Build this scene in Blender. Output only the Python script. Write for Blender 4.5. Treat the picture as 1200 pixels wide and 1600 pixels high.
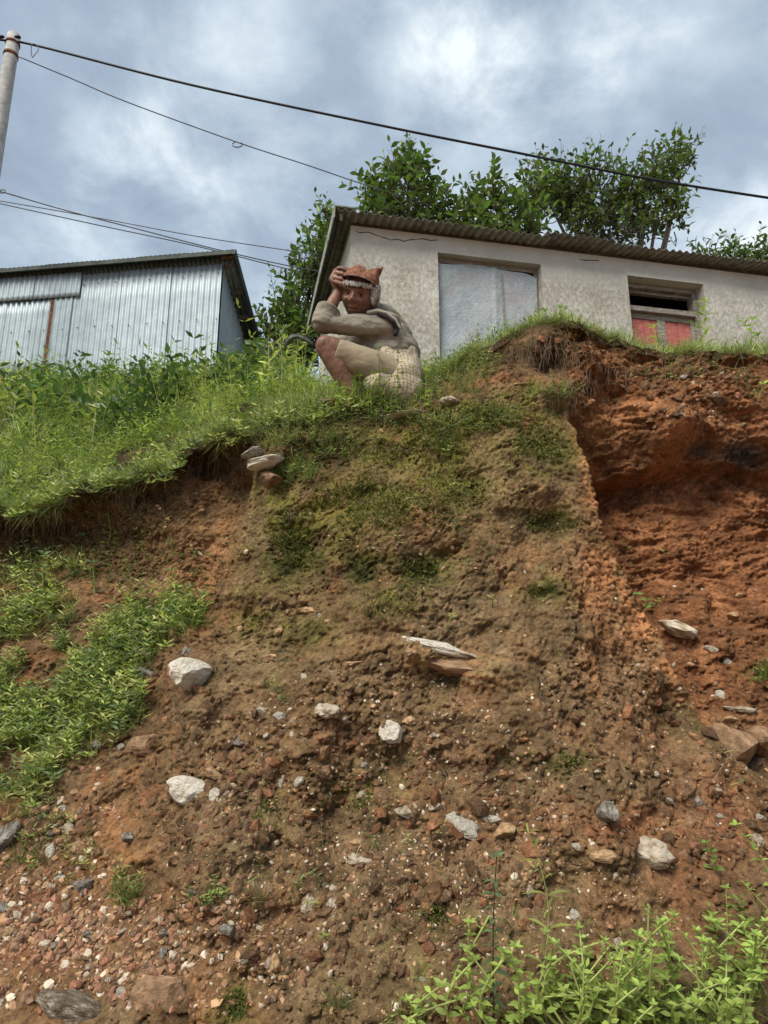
import bpy, bmesh, math, random
import numpy as np
from mathutils import Vector, Matrix
for o in list(bpy.data.objects): bpy.data.objects.remove(o)
SC = bpy.context.scene
COL = SC.collection
# ------------------------------------------------------------------ camera
EYE = 1.6
TH = math.radians(14.0)
FPX = 1067.0
cam_d = bpy.data.cameras.new('camera')
cam = bpy.data.objects.new('camera', cam_d); COL.objects.link(cam)
cam_d.sensor_fit = 'VERTICAL'; cam_d.sensor_height = 36; cam_d.lens = 36*FPX/1600
cam_d.clip_start = 0.05; cam_d.clip_end = 2000
cam.location = (0, 0, EYE); cam.rotation_euler = (math.radians(90)+TH, 0, 0)
SC.camera = cam
# ------------------------------------------------------------------ light
SUN_EL, SUN_AZ = math.radians(50), math.radians(216)      # azimuth clockwise from +Y
W = bpy.data.worlds.new('World'); SC.world = W; W.use_nodes = True
nt = W.node_tree; nt.nodes.clear()
def wn(t, **k):
    n = nt.nodes.new(t)
    for a, b in k.items(): setattr(n, a, b)
    return n
def math_node(tree, op, a, b=None, clamp=False):
    n = tree.nodes.new('ShaderNodeMath'); n.operation = op; n.use_clamp = clamp
    for i, v in enumerate((a, b)):
        if v is None: continue
        if isinstance(v, (int, float)): n.inputs[i].default_value = v
        else: tree.links.new(v, n.inputs[i])
    return n.outputs[0]
sky = wn('ShaderNodeTexSky', sky_type='NISHITA', sun_disc=False, sun_elevation=SUN_EL, sun_rotation=SUN_AZ)
tc = wn('ShaderNodeTexCoord')
sep = wn('ShaderNodeSeparateXYZ'); nt.links.new(tc.outputs['Generated'], sep.inputs[0])
zz = math_node(nt, 'ADD', math_node(nt, 'MAXIMUM', sep.outputs[2], 0.0), 0.35)
comb = wn('ShaderNodeCombineXYZ')
nt.links.new(math_node(nt, 'DIVIDE', sep.outputs[0], zz), comb.inputs[0])
nt.links.new(math_node(nt, 'DIVIDE', sep.outputs[1], zz), comb.inputs[1])
def cloud_noise(scale, detail, rough, dist, off):
    m = wn('ShaderNodeMapping'); m.inputs['Location'].default_value = off
    nt.links.new(comb.outputs[0], m.inputs[0])
    n = wn('ShaderNodeTexNoise'); nt.links.new(m.outputs[0], n.inputs['Vector'])
    n.inputs['Scale'].default_value = scale; n.inputs['Detail'].default_value = detail
    n.inputs['Roughness'].default_value = rough; n.inputs['Distortion'].default_value = dist
    return n.outputs['Fac']
n1 = cloud_noise(2.3, 7, 0.5, 0.15, (3.1, 1.7, 0)); n2 = cloud_noise(5.2, 10, 0.60, 0.25, (0.3, 5.7, 0))
fac = math_node(nt, 'ADD', math_node(nt, 'MULTIPLY', n1, 0.55), math_node(nt, 'MULTIPLY', n2, 0.45))
CLOUD_SPOTS = [(705, 45, .075, .20), (790, 110, .07, .14), (935, 110, .04, .08), (235, 225, .10, .13), (150, 330, .08, .06), (1150, 400, .10, .20),
               (60, 60, .22, -.06), (520, 60, .12, -.03), (1060, 220, .12, -.07), (620, 150, .08, -.04), (500, 230, .1, .06), (950, 30, .08, .06)]
for (px, py, sg, amp) in CLOUD_SPOTS:
    xc, yc = (px-600)/FPX, (800-py)/FPX
    d = Vector((xc, math.cos(TH)-yc*math.sin(TH), math.sin(TH)+yc*math.cos(TH))).normalized()
    vm = wn('ShaderNodeVectorMath', operation='DISTANCE'); nt.links.new(tc.outputs['Generated'], vm.inputs[0]); vm.inputs[1].default_value = d
    q = math_node(nt, 'MULTIPLY', vm.outputs['Value'], 1/sg)
    q = math_node(nt, 'MULTIPLY', math_node(nt, 'MULTIPLY', q, q), -1.0)
    g = math_node(nt, 'MULTIPLY', math_node(nt, 'EXPONENT', q), amp*1.1)
    g = math_node(nt, 'MULTIPLY', g, math_node(nt, 'ADD', math_node(nt, 'MULTIPLY', n2, 2.6), -0.3))
    fac = math_node(nt, 'ADD', fac, g)
ramp = wn('ShaderNodeValToRGB'); nt.links.new(fac, ramp.inputs[0])
cr = ramp.color_ramp
SKYC = [(0.36, (.150, .184, .230)), (0.46, (.200, .243, .292)), (0.54, (.285, .335, .378)), (0.66, (.48, .52, .53))]
cr.elements[0].position = SKYC[0][0]; cr.elements[0].color = (*SKYC[0][1], 1)
cr.elements[1].position = SKYC[-1][0]; cr.elements[1].color = (*SKYC[-1][1], 1)
for p, c in SKYC[1:-1]:
    e = cr.elements.new(p); e.color = (*c, 1)
bg1 = wn('ShaderNodeBackground'); bg1.inputs[1].default_value = 0.1; nt.links.new(sky.outputs[0], bg1.inputs[0])
bg2 = wn('ShaderNodeBackground'); bg2.inputs[1].default_value = 0.82; nt.links.new(ramp.outputs[0], bg2.inputs[0])
mx = wn('ShaderNodeMixShader'); mx.inputs[0].default_value = 0.9
nt.links.new(bg1.outputs[0], mx.inputs[1]); nt.links.new(bg2.outputs[0], mx.inputs[2])
wo = wn('ShaderNodeOutputWorld'); nt.links.new(mx.outputs[0], wo.inputs[0])
sd = bpy.data.lights.new('sun', 'SUN'); sd.energy = 2.0; sd.angle = math.radians(30); sd.color = (1, .93, .80)
so = bpy.data.objects.new('sun', sd); COL.objects.link(so)
sv = Vector((math.sin(SUN_AZ)*math.cos(SUN_EL), math.cos(SUN_AZ)*math.cos(SUN_EL), math.sin(SUN_EL)))
so.rotation_euler = sv.to_track_quat('Z', 'Y').to_euler()
SC.view_settings.view_transform = 'Standard'; SC.view_settings.look = 'None'
SC.view_settings.gamma = 1; SC.view_settings.exposure = 1.38; SC.view_settings.use_curve_mapping = False
SC.cycles.max_bounces = 6; SC.cycles.transparent_max_bounces = 8

# ------------------------------------------------------------------ helpers
CT, ST = math.cos(TH), math.sin(TH)
def at(px, py, Y):
    """the point of the photograph's ray (px, py) that lies Y metres in front of the camera"""
    xc, yc = (px-600)/FPX, (800-py)/FPX
    t = Y/(CT-yc*ST)
    return Vector((xc*t, Y, EYE+t*(ST+yc*CT)))
def depth_of(p): return p[1]*CT+(p[2]-EYE)*ST
def link(o, parent=None):
    COL.objects.link(o)
    if parent is not None: o.parent = parent
    return o
def tag(o, label=None, cat=None, group=None, kind=None):
    if label: o['label'] = label
    if cat: o['category'] = cat
    if group: o['group'] = group
    if kind: o['kind'] = kind
    return o
def empty(name, loc=(0, 0, 0), rz=0.0):
    o = bpy.data.objects.new(name, None); o.location = loc; o.rotation_euler = (0, 0, rz); o.empty_display_size = .1
    return link(o)
def mk(name, V, F, mat, parent=None, smooth=True, col=None):
    """link numpy vertices and faces as one mesh object; F may be an (n,3)/(n,4) array or a list of such arrays"""
    me = bpy.data.meshes.new(name)
    V = np.asarray(V, dtype=np.float32).reshape(-1, 3)
    Fs = [np.asarray(f, dtype=np.int32) for f in (F if isinstance(F, list) and len(F) and isinstance(F[0], np.ndarray) else [F])]
    Fs = [f for f in Fs if f.size]
    me.vertices.add(len(V)); me.vertices.foreach_set('co', V.ravel())
    lv = np.concatenate([f.ravel() for f in Fs]); cnt = np.concatenate([np.full(len(f), f.shape[1], np.int32) for f in Fs])
    me.loops.add(len(lv)); me.loops.foreach_set('vertex_index', lv)
    me.polygons.add(len(cnt)); me.polygons.foreach_set('loop_start', np.concatenate([[0], np.cumsum(cnt)[:-1]]).astype(np.int32))
    me.polygons.foreach_set('loop_total', cnt)
    me.polygons.foreach_set('use_smooth', np.full(len(cnt), smooth))
    me.update(calc_edges=True); me.validate()
    if col is not None:
        a = me.color_attributes.new('Col', 'FLOAT_COLOR', 'POINT')
        c = np.ones((len(V), 4), np.float32); c[:, :3] = col; a.data.foreach_set('color', c.ravel())
    if mat: me.materials.append(mat)
    return link(bpy.data.objects.new(name, me), parent)
def meshcopy(name, me, parent=None, M=None):
    o = bpy.data.objects.new(name, me); link(o, parent)
    if M is not None: o.matrix_local = M
    return o
class MB:
    """collects primitives into one mesh"""
    def __init__(s): s.V = []; s.F3 = []; s.F4 = []; s.n = 0
    def add(s, V, F):
        V = np.asarray(V, float).reshape(-1, 3); F = np.asarray(F, int)
        (s.F3 if F.shape[1] == 3 else s.F4).append(F+s.n)
        s.V.append(V); s.n += len(V)
    def more(s, V, F3, F4):
        s.V.append(V)
        if len(F3): s.F3.append(np.asarray(F3)+s.n)
        if len(F4): s.F4.append(np.asarray(F4)+s.n)
        s.n += len(V)
    def box(s, a, b):
        (x0, y0, z0), (x1, y1, z1) = a, b
        s.add([(x0, y0, z0), (x1, y0, z0), (x1, y1, z0), (x0, y1, z0), (x0, y0, z1), (x1, y0, z1), (x1, y1, z1), (x0, y1, z1)],
              [(3, 2, 1, 0), (4, 5, 6, 7), (0, 1, 5, 4), (1, 2, 6, 5), (2, 3, 7, 6), (3, 0, 4, 7)])
    def tube(s, P, R, k=6, cap=True):
        P = np.asarray([tuple(p) for p in P], float); n = len(P)
        R = np.broadcast_to(np.asarray(R, float), (n,))
        T = np.gradient(P, axis=0); T /= np.linalg.norm(T, axis=1)[:, None]+1e-9
        ref = np.array([0, 0, 1.]) if abs(T[0][2]) < .9 else np.array([1., 0, 0])
        A = np.cross(T, ref); A /= np.linalg.norm(A, axis=1)[:, None]+1e-9
        B = np.cross(T, A)
        th = np.arange(k)*2*np.pi/k
        V = P[:, None]+R[:, None, None]*(np.cos(th)[None, :, None]*A[:, None]+np.sin(th)[None, :, None]*B[:, None])
        i = np.arange(n-1)[:, None]*k; j = np.arange(k)[None]; j2 = (j+1) % k
        F = np.stack([i+j, i+j2, i+k+j2, i+k+j], -1).reshape(-1, 4)
        F3 = []
        if cap:
            for base, sgn in ((0, 1), ((n-1)*k, -1)):
                for q in range(1, k-1): F3.append((base, base+q+1, base+q) if sgn > 0 else (base, base+q, base+q+1))
        s.more(V.reshape(-1, 3), F3, F)
    def build(s, name, mat, parent=None, smooth=False, col=None):
        F = []
        if s.F3: F.append(np.concatenate(s.F3))
        if s.F4: F.append(np.concatenate(s.F4))
        return mk(name, np.concatenate(s.V), F, mat, parent, smooth, col)
def _hash(ix, iy, iz, seed):
    h = (ix.astype(np.int64)*374761393+iy.astype(np.int64)*668265263+iz.astype(np.int64)*2147483647+seed*1274126177) & 0xffffffff
    h = ((h ^ (h >> 13))*1274126177) & 0xffffffff
    h = ((h ^ (h >> 16))*2246822519) & 0xffffffff
    return ((h ^ (h >> 15)) & 0xffff)/65535.0
def vnoise(x, y, z=0.0, seed=0):
    x, y, z = np.broadcast_arrays(np.asarray(x, float), np.asarray(y, float), np.asarray(z, float))
    ix, iy, iz = np.floor(x), np.floor(y), np.floor(z)
    fx, fy, fz = x-ix, y-iy, z-iz
    ux, uy, uz = [f*f*f*(f*(f*6-15)+10) for f in (fx, fy, fz)]
    r = 0
    flat = not np.any(z)
    for dz in ((0,) if flat else (0, 1)):
        for dx in (0, 1):
            for dy in (0, 1):
                w = (ux if dx else 1-ux)*(uy if dy else 1-uy)*(1 if flat else (uz if dz else 1-uz))
                r = r+w*_hash(ix+dx, iy+dy, iz+dz, seed)
    return r*2-1
def fbm(x, y, z=0.0, oct=4, seed=0, gain=.5, lac=2.03):
    r = 0; a = 1; s = 0
    for k in range(oct):
        r = r+a*vnoise(x, y, z, seed+k*17); s += a; a *= gain
        c, n_ = math.cos(.6), math.sin(.6)
        x, y, z = (x*c-y*n_)*lac+3.1, (x*n_+y*c)*lac+1.7, np.asarray(z)*lac
    return r/s
def sstep(a, b, x):
    t = np.clip((x-a)/(b-a), 0, 1); return t*t*(3-2*t)
def rbf(P, v, eps=.05, smooth=.002):
    P = np.asarray(P, float); v = np.asarray(v, float)
    ph = lambda A, B: -np.sqrt(((A[:, None]-B[None])**2).sum(-1)+eps*eps)
    n = len(P); A = np.zeros((n+3, n+3)); A[:n, :n] = ph(P, P)-smooth*np.eye(n)
    A[:n, n] = 1; A[:n, n+1:] = P; A[n, :n] = 1; A[n+1:, :n] = P.T
    w = np.linalg.solve(A, np.concatenate([v, [0, 0, 0]]))
    def f(a, b):
        Q = np.stack([np.ravel(a), np.ravel(b)], -1); out = np.empty(len(Q))
        for i in range(0, len(Q), 20000):
            q = Q[i:i+20000]; out[i:i+20000] = ph(q, P) @ w[:n]+w[n]+q @ w[n+1:]
        return out.reshape(np.shape(a))
    return f

# ------------------------------------------------------------------ materials
def mat_new(name):
    m = bpy.data.materials.new(name); m.use_nodes = True
    t = m.node_tree; b = t.nodes['Principled BSDF']
    b.inputs['Specular IOR Level'].default_value = .25
    return m, t, b
def nnoise(t, scale, detail=6, rough=.6, vec=None, dist=0):
    n = t.nodes.new('ShaderNodeTexNoise'); n.inputs['Scale'].default_value = scale
    n.inputs['Detail'].default_value = detail; n.inputs['Roughness'].default_value = rough; n.inputs['Distortion'].default_value = dist
    if vec is not None: t.links.new(vec, n.inputs['Vector'])
    return n.outputs['Fac']
def nramp(t, fac, stops):
    r = t.nodes.new('ShaderNodeValToRGB'); t.links.new(fac, r.inputs[0]); e = r.color_ramp.elements
    for i, (p, c) in enumerate(stops):
        x = e[i] if i < 2 else e.new(p)
        x.position = p; x.color = (*c, 1) if len(c) == 3 else c
    return r.outputs[0]
def nmix(t, fac, a, b, mode='MIX'):
    n = t.nodes.new('ShaderNodeMix'); n.data_type = 'RGBA'; n.blend_type = mode
    for s, v in ((0, fac), (6, a), (7, b)):
        if isinstance(v, (int, float)): n.inputs[s].default_value = v
        elif isinstance(v, tuple): n.inputs[s].default_value = (*v, 1) if len(v) == 3 else v
        else: t.links.new(v, n.inputs[s])
    return n.outputs[2]
def nbump(t, b, h, strength=.5, dist=.01, prev=None):
    n = t.nodes.new('ShaderNodeBump'); n.inputs['Strength'].default_value = strength; n.inputs['Distance'].default_value = dist
    t.links.new(h, n.inputs['Height'])
    if prev is not None: t.links.new(prev, n.inputs['Normal'])
    t.links.new(n.outputs[0], b.inputs['Normal']); return n.outputs[0]
def objco(t, scale=None):
    c = t.nodes.new('ShaderNodeTexCoord').outputs['Object']
    if scale:
        m = t.nodes.new('ShaderNodeMapping'); m.inputs['Scale'].default_value = scale; t.links.new(c, m.inputs[0]); c = m.outputs[0]
    return c
def mottled(name, c1, c2, scale=20, rough=.9, bump=.4, bdist=.004, c3=None, detail=7, stretch=None, lo=.35, hi=.65, spec=.2, metal=0, rnd=0.0):
    m, t, b = mat_new(name); v = objco(t, stretch)
    f = nnoise(t, scale, detail, .62, v)
    st = [(lo, c1), (hi, c2)] if c3 is None else [(lo, c1), (hi, c3), ((lo+hi)/2, c2)]
    c = nramp(t, f, st)
    if rnd:
        oi = t.nodes.new('ShaderNodeObjectInfo').outputs['Random']
        k = math_node(t, 'ADD', math_node(t, 'MULTIPLY', oi, 2*rnd), 1-rnd)
        hs = t.nodes.new('ShaderNodeHueSaturation'); t.links.new(k, hs.inputs['Value']); t.links.new(c, hs.inputs['Color']); c = hs.outputs[0]
    t.links.new(c, b.inputs['Base Color']); b.inputs['Roughness'].default_value = rough
    b.inputs['Specular IOR Level'].default_value = spec; b.inputs['Metallic'].default_value = metal
    if bump: nbump(t, b, nnoise(t, scale*2.3, 6, .65, v), bump, bdist)
    return m
def attrcol(t, name='Col'):
    n = t.nodes.new('ShaderNodeAttribute'); n.attribute_name = name; return n.outputs['Color']
def leafmat(name, attr=False, c=(.08, .14, .02), rnd=.25, transl=.3, rough=.5):
    m, t, b = mat_new(name)
    if attr: col = attrcol(t)
    else:
        oi = t.nodes.new('ShaderNodeObjectInfo').outputs['Random']
        hs = t.nodes.new('ShaderNodeHueSaturation'); hs.inputs['Color'].default_value = (*c, 1)
        t.links.new(math_node(t, 'ADD', math_node(t, 'MULTIPLY', oi, 2*rnd), 1-rnd), hs.inputs['Value']); col = hs.outputs[0]
    t.links.new(col, b.inputs['Base Color']); b.inputs['Roughness'].default_value = rough
    b.inputs['Specular IOR Level'].default_value = .3
    tr = t.nodes.new('ShaderNodeBsdfTranslucent')
    t.links.new(nmix(t, 1.0, col, (1.2, 1.5, .6, 1), 'MULTIPLY'), tr.inputs[0])
    ms = t.nodes.new('ShaderNodeMixShader'); ms.inputs[0].default_value = transl
    t.links.new(b.outputs[0], ms.inputs[1]); t.links.new(tr.outputs[0], ms.inputs[2])
    t.links.new(ms.outputs[0], t.nodes['Material Output'].inputs['Surface'])
    return m
def soil_material():
    m, t, b = mat_new('soil'); v = objco(t); c = attrcol(t)
    f1 = nnoise(t, 14, 9, .68, v, .3); f2 = nnoise(t, 70, 6, .7, v)
    k = nramp(t, f1, [(.28, (.42, .40, .38)), (.72, (1.6, 1.58, 1.52))])
    c = nmix(t, 1.0, c, k, 'MULTIPLY')
    k2 = nramp(t, f2, [(.3, (.42, .42, .42)), (.72, (1.7, 1.66, 1.55))])
    c = nmix(t, .75, c, nmix(t, 1.0, c, k2, 'MULTIPLY'))
    vo = t.nodes.new('ShaderNodeTexVoronoi'); vo.inputs['Scale'].default_value = 75; t.links.new(v, vo.inputs['Vector'])
    sp = t.nodes.new('ShaderNodeSeparateColor'); t.links.new(vo.outputs['Color'], sp.inputs[0])
    pick = math_node(t, 'MULTIPLY', math_node(t, 'GREATER_THAN', sp.outputs[0], .93), math_node(t, 'LESS_THAN', vo.outputs['Distance'], .33))
    c = nmix(t, math_node(t, 'MULTIPLY', pick, .6), c, (.42, .31, .2))
    t.links.new(c, b.inputs['Base Color']); b.inputs['Roughness'].default_value = .95; b.inputs['Specular IOR Level'].default_value = .12
    h = math_node(t, 'ADD', math_node(t, 'MULTIPLY', nnoise(t, 38, 9, .72, v, .4), 1.0), math_node(t, 'MULTIPLY', f2, .45))
    nbump(t, b, h, 1.0, .030)
    return m
M_soil = soil_material()
M_leaf_attr = leafmat('weed_leaf', True)
M_moss = leafmat('moss_leaf', True, transl=.15, rough=.8)
M_tree_leaf = leafmat('tree_leaf', False, (.095, .145, .042), .5, .35, .38)
M_tree_attr = leafmat('tree_leaf_mass', True, transl=.25, rough=.38)
M_bark = mottled('bark', (.05, .04, .03), (.13, .11, .09), 30)
M_stone_pale = mottled('pale_stone', (.19, .12, .07), (.42, .34, .24), 1.5, .9, .9, .03, c3=(.60, .52, .41), rnd=.18, lo=.34, hi=.52)
M_stone_white = mottled('quartz', (.24, .165, .10), (.58, .50, .38), 1.8, .85, 1.0, .03, c3=(.74, .69, .59), rnd=.12, lo=.30, hi=.47)
M_stone_tan = mottled('tan_stone', (.17, .10, .055), (.46, .31, .17), 1.8, .85, .8, .006, rnd=.2)
M_stone_brown = mottled('brown_stone', (.10, .065, .04), (.27, .175, .11), 2.2, .9, .9, .008, rnd=.2)
M_stone_red = mottled('red_stone', (.15, .065, .04), (.36, .17, .10), 1.8, .9, .7, .005, rnd=.25)
M_stone_grey = mottled('grey_stone', (.16, .12, .085), (.28, .26, .22), 1.7, .85, .9, .03, c3=(.50, .48, .42), rnd=.15)
M_stone_boulder = mottled('soil_stained_rock', (.15, .095, .055), (.32, .20, .12), 3.5, .85, .6, .008)
M_stone_lichen = mottled('lichen_spotted_rock', (.15, .11, .075), (.24, .19, .14), 3.4, .9, .9, .03, c3=(.46, .43, .36), lo=.42, hi=.64)
M_root = mottled('root', (.10, .065, .04), (.28, .21, .15), 60, .9, 0)
M_dry = leafmat('dry_stalk', True, transl=.1, rough=.8)
# ------------------------------------------------------------------ the earth bank: Y = bank(X, Z)
EDGE_PX = [(-420, 800, 3.15), (-150, 788, 3.1), (0, 778, 3.1), (120, 765, 3.1), (230, 738, 3.1), (262, 735, 3.09), (282, 696, 3.02), (350, 682, 3.03), (420, 672, 3.0),
           (500, 652, 2.97), (560, 636, 2.97), (620, 612, 3.05), (680, 582, 3.2), (740, 548, 3.27), (790, 516, 3.27), (840, 502, 3.22), (885, 503, 3.2), (930, 526, 3.25),
           (1000, 552, 3.3), (1100, 556, 3.3), (1200, 552, 3.3), (1400, 550, 3.35)]
EP = np.array([tuple(at(*e)) for e in EDGE_PX])
def sm(a, k=1):
    return a
def Zedge(X):
    z = np.interp(X, EP[:, 0], EP[:, 2])
    return z+.06*fbm(np.asarray(X)*4, 0.3, 0, 6, 5, .68)*(1+.5*(np.asarray(X) < -.5))
C_COMMON = [(0, 1600, 2.0), (300, 1600, 1.98), (600, 1600, 1.95), (900, 1600, 1.93), (1200, 1600, 1.93), (-200, 1600, 2.0), (1400, 1600, 1.95),
            (0, 1350, 2.45), (0, 1450, 2.22), (100, 1350, 2.42), (200, 1450, 2.18), (200, 1280, 2.52), (0, 1230, 2.72), (120, 1230, 2.68),
            (450, 1450, 2.13), (700, 1450, 2.08), (1000, 1450, 2.1), (1200, 1450, 2.12)]
C_LEFT = [(590, 650, 2.92), (700, 632, 2.94), (790, 612, 2.98), (870, 602, 3.02), (700, 600, 3.10), (800, 570, 3.13), (860, 560, 3.1),
          (450, 735, 2.93), (600, 720, 2.84), (750, 720, 2.83), (880, 700, 2.88), (400, 850, 2.83), (550, 850, 2.70), (700, 850, 2.68), (850, 850, 2.70), (930, 850, 2.80),
          (350, 1000, 2.73), (500, 1000, 2.55), (700, 1000, 2.51), (900, 1000, 2.56), (1000, 1000, 2.72), (310, 1100, 2.6), (500, 1150, 2.40), (700, 1150, 2.36),
          (900, 1150, 2.40), (1080, 1150, 2.55), (250, 1300, 2.42), (450, 1300, 2.27), (700, 1300, 2.22), (900, 1300, 2.24), (1100, 1300, 2.34), (1250, 1300, 2.45),
          (300, 1200, 2.47), (-150, 900, 3.15), (0, 900, 3.15), (150, 900, 3.15), (-100, 1050, 2.97), (0, 1050, 2.97), (200, 1050, 2.86), (250, 900, 3.1), (330, 800, 3.10),
          (330, 900, 2.98), (0, 820, 3.2), (150, 800, 3.2), (350, 720, 3.08), (300, 740, 3.06), (390, 740, 3.0), (260, 1150, 2.66), (1200, 1200, 2.6)]
C_RIGHT = [(950, 580, 3.18), (1050, 600, 3.18), (1200, 600, 3.2), (920, 640, 3.12), (1050, 675, 3.1), (1200, 680, 3.15), (860, 560, 3.1), (880, 600, 3.05), (700, 600, 3.1), (600, 640, 3.0),
           (940, 740, 3.30), (1050, 740, 3.27), (1200, 740, 3.3), (1000, 850, 3.26), (1200, 850, 3.24), (1000, 930, 3.18), (1100, 950, 3.10), (1200, 950, 3.08), (1060, 1010, 3.0),
           (1200, 1050, 2.95), (1130, 1090, 2.86), (1200, 1150, 2.75), (1160, 1200, 2.66), (1200, 1250, 2.56), (1100, 1300, 2.42), (700, 1000, 3.1), (700, 800, 3.25), (400, 900, 3.1), (800, 1300, 2.5), (1300, 1000, 3.05), (400, 1400, 2.3)]
def ctrl(lst):
    A = np.array([tuple(at(*c)) for c in lst]); return A
e_in = [(a, b+2, c) for a, b, c in EDGE_PX]
AL = ctrl(C_COMMON+C_LEFT+e_in); AR = ctrl(C_COMMON+C_RIGHT+[e for e in e_in if e[0] > 600])
fL = rbf(AL[:, [0, 2]], AL[:, 1]); fR = rbf(AR[:, [0, 2]], AR[:, 1])
RIM_PX = [(892, 600), (897, 640), (905, 690), (928, 760), (962, 860), (998, 940), (1035, 1005), (1085, 1085), (1125, 1145), (1180, 1215), (1250, 1300)]
RIM = np.array([tuple(at(px, py, y)) for (px, py), y in zip(RIM_PX, (3.02, 2.96, 2.9, 2.83, 2.8, 2.74, 2.70, 2.62, 2.58, 2.52, 2.48))])
LRIM = np.array([tuple(at(*p)) for p in [(400, 740, 2.98), (384, 820, 2.9), (368, 880, 2.85), (350, 940, 2.8), (336, 1000, 2.75)]])
def rimX(Z):
    return np.interp(Z, RIM[::-1, 2], RIM[::-1, 0])
PITS = [(462, 868, 45, .075), (570, 893, 33, .05), (662, 893, 30, .05), (850, 815, 34, .04), (700, 1062, 34, .05), (620, 1195, 34, .05), (1060, 1120, 32, .07), (705, 862, 22, .03),
        (1060, 1165, 26, .05), (385, 880, 16, .03), (860, 925, 26, .03), (800, 1180, 28, .03), (430, 1240, 28, .03), (520, 1270, 30, .03), (610, 1300, 26, .035), (960, 1160, 20, .03),
        (640, 1450, 40, .04), (880, 1400, 30, .04), (430, 1330, 22, .04), (1030, 900, 40, .05), (1110, 900, 25, .05), (950, 610, 22, .06), (880, 640, 18, .05), (1150, 840, 30, .03), (560, 1140, 22, .03),
        (860, 560, 26, .08), (820, 545, 18, .06), (60, 820, 60, .06), (310, 720, 26, .08), (760, 990, 25, .03), (1130, 950, 22, .05), (1190, 1195, 16, .08)]
PITS = [(a, b, c*1.05, d*1.5) for a, b, c, d in PITS]
LUMPS = [(312, 1110, 36, .07), (338, 1345, 62, .05), (225, 1300, 30, .03), (550, 830, 55, .03), (640, 800, 40, .02), (760, 870, 50, .03), (820, 760, 45, .03), (880, 900, 40, .03), (520, 960, 45, .025), (760, 1130, 50, .03), (480, 1180, 50, .03), (900, 1230, 60, .04),
         (330, 1330, 70, .05), (1040, 670, 40, .06), (920, 560, 22, .06), (850, 535, 30, .06), (1120, 690, 45, .05), (250, 1555, 50, .04), (600, 1380, 60, .03), (430, 720, 30, .04), (1000, 1230, 60, .02), (930, 1330, 60, .03)]
LUMPS = [(a, b, c, d*1.35) for a, b, c, d in LUMPS]
def spot(X, Z, lst, guess=None):
    r = np.zeros(np.shape(X))
    for px, py, rad, amp in lst:
        Y0 = 2.6
        for _ in range(6):
            p = at(px, py, Y0); Y0 = .5*Y0+.5*float(base(np.array([p.x]), np.array([p.z]))[0])
        p = at(px, py, Y0); s = rad*depth_of(p)/FPX
        d2 = ((X-p.x)/s)**2+((Z-p.z)/s)**2
        wob = 1+.35*vnoise(X*9, Z*9, 0, 77)
        r = r+amp*np.exp(-d2*.9*wob)
    return r
def base(X, Z):
    Xc = np.clip(X, -2.5, 2.5)
    a = fL(Xc, Z); b = fR(Xc, Z)
    rx = rimX(Z)+.055*fbm(Z*5, 0, 0, 6, 3, .62)
    w = sstep(-.008, .035, Xc-rx)
    on = sstep(2.95, 2.75, Z)*w + sstep(2.75, 2.95, Z)*sstep(-.15, .25, Xc-rx)
    # the cave line under the overhang on the right
    zc = 2.60+.05*np.sin(Xc*5.1)+.045*fbm(Xc*4, 2.2, 0, 4, 12)+.05*np.clip(Xc-1.3, 0, 1)
    d = zc-Z
    cave = (.27-.17*sstep(1.15, 1.55, Xc)+.03*np.sin(Xc*9))*sstep(0, .045, d)*np.exp(-(np.clip(d, 0, 9)/.26)**1.4)
    b = b+cave+.13*sstep(1.25, 1.45, Z)*np.exp(-(np.clip(Xc-rx, 0, 9)/.22)**2)*sstep(2.75, 2.55, Z)
    # small scarp on the left side of the buttress
    lx = np.interp(Z, LRIM[::-1, 2], LRIM[::-1, 0])+.02*fbm(Z*8, 3, 0, 4, 33)
    q = lx-X
    a = a+.15*sstep(0, .05, q)*np.exp(-(np.clip(q, 0, 9)/.22)**2)*sstep(1.75, 1.95, Z)*sstep(2.60, 2.48, Z)
    return a*(1-on)+b*on
LP0 = at(712, 1028, 2.49); LEDG = math.radians(13)
def turf_lip(X, Z):
    d = Zedge(X)-Z
    und = .06*sstep(.03, .10, d)*np.exp(-np.clip(d, 0, 9)/.16)*(.55+.45*np.sin(X*4+1)*np.sin(X*11))
    keep = 1-sstep(-.45, -.25, X)*sstep(.62, .45, X)
    return und*keep
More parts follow.
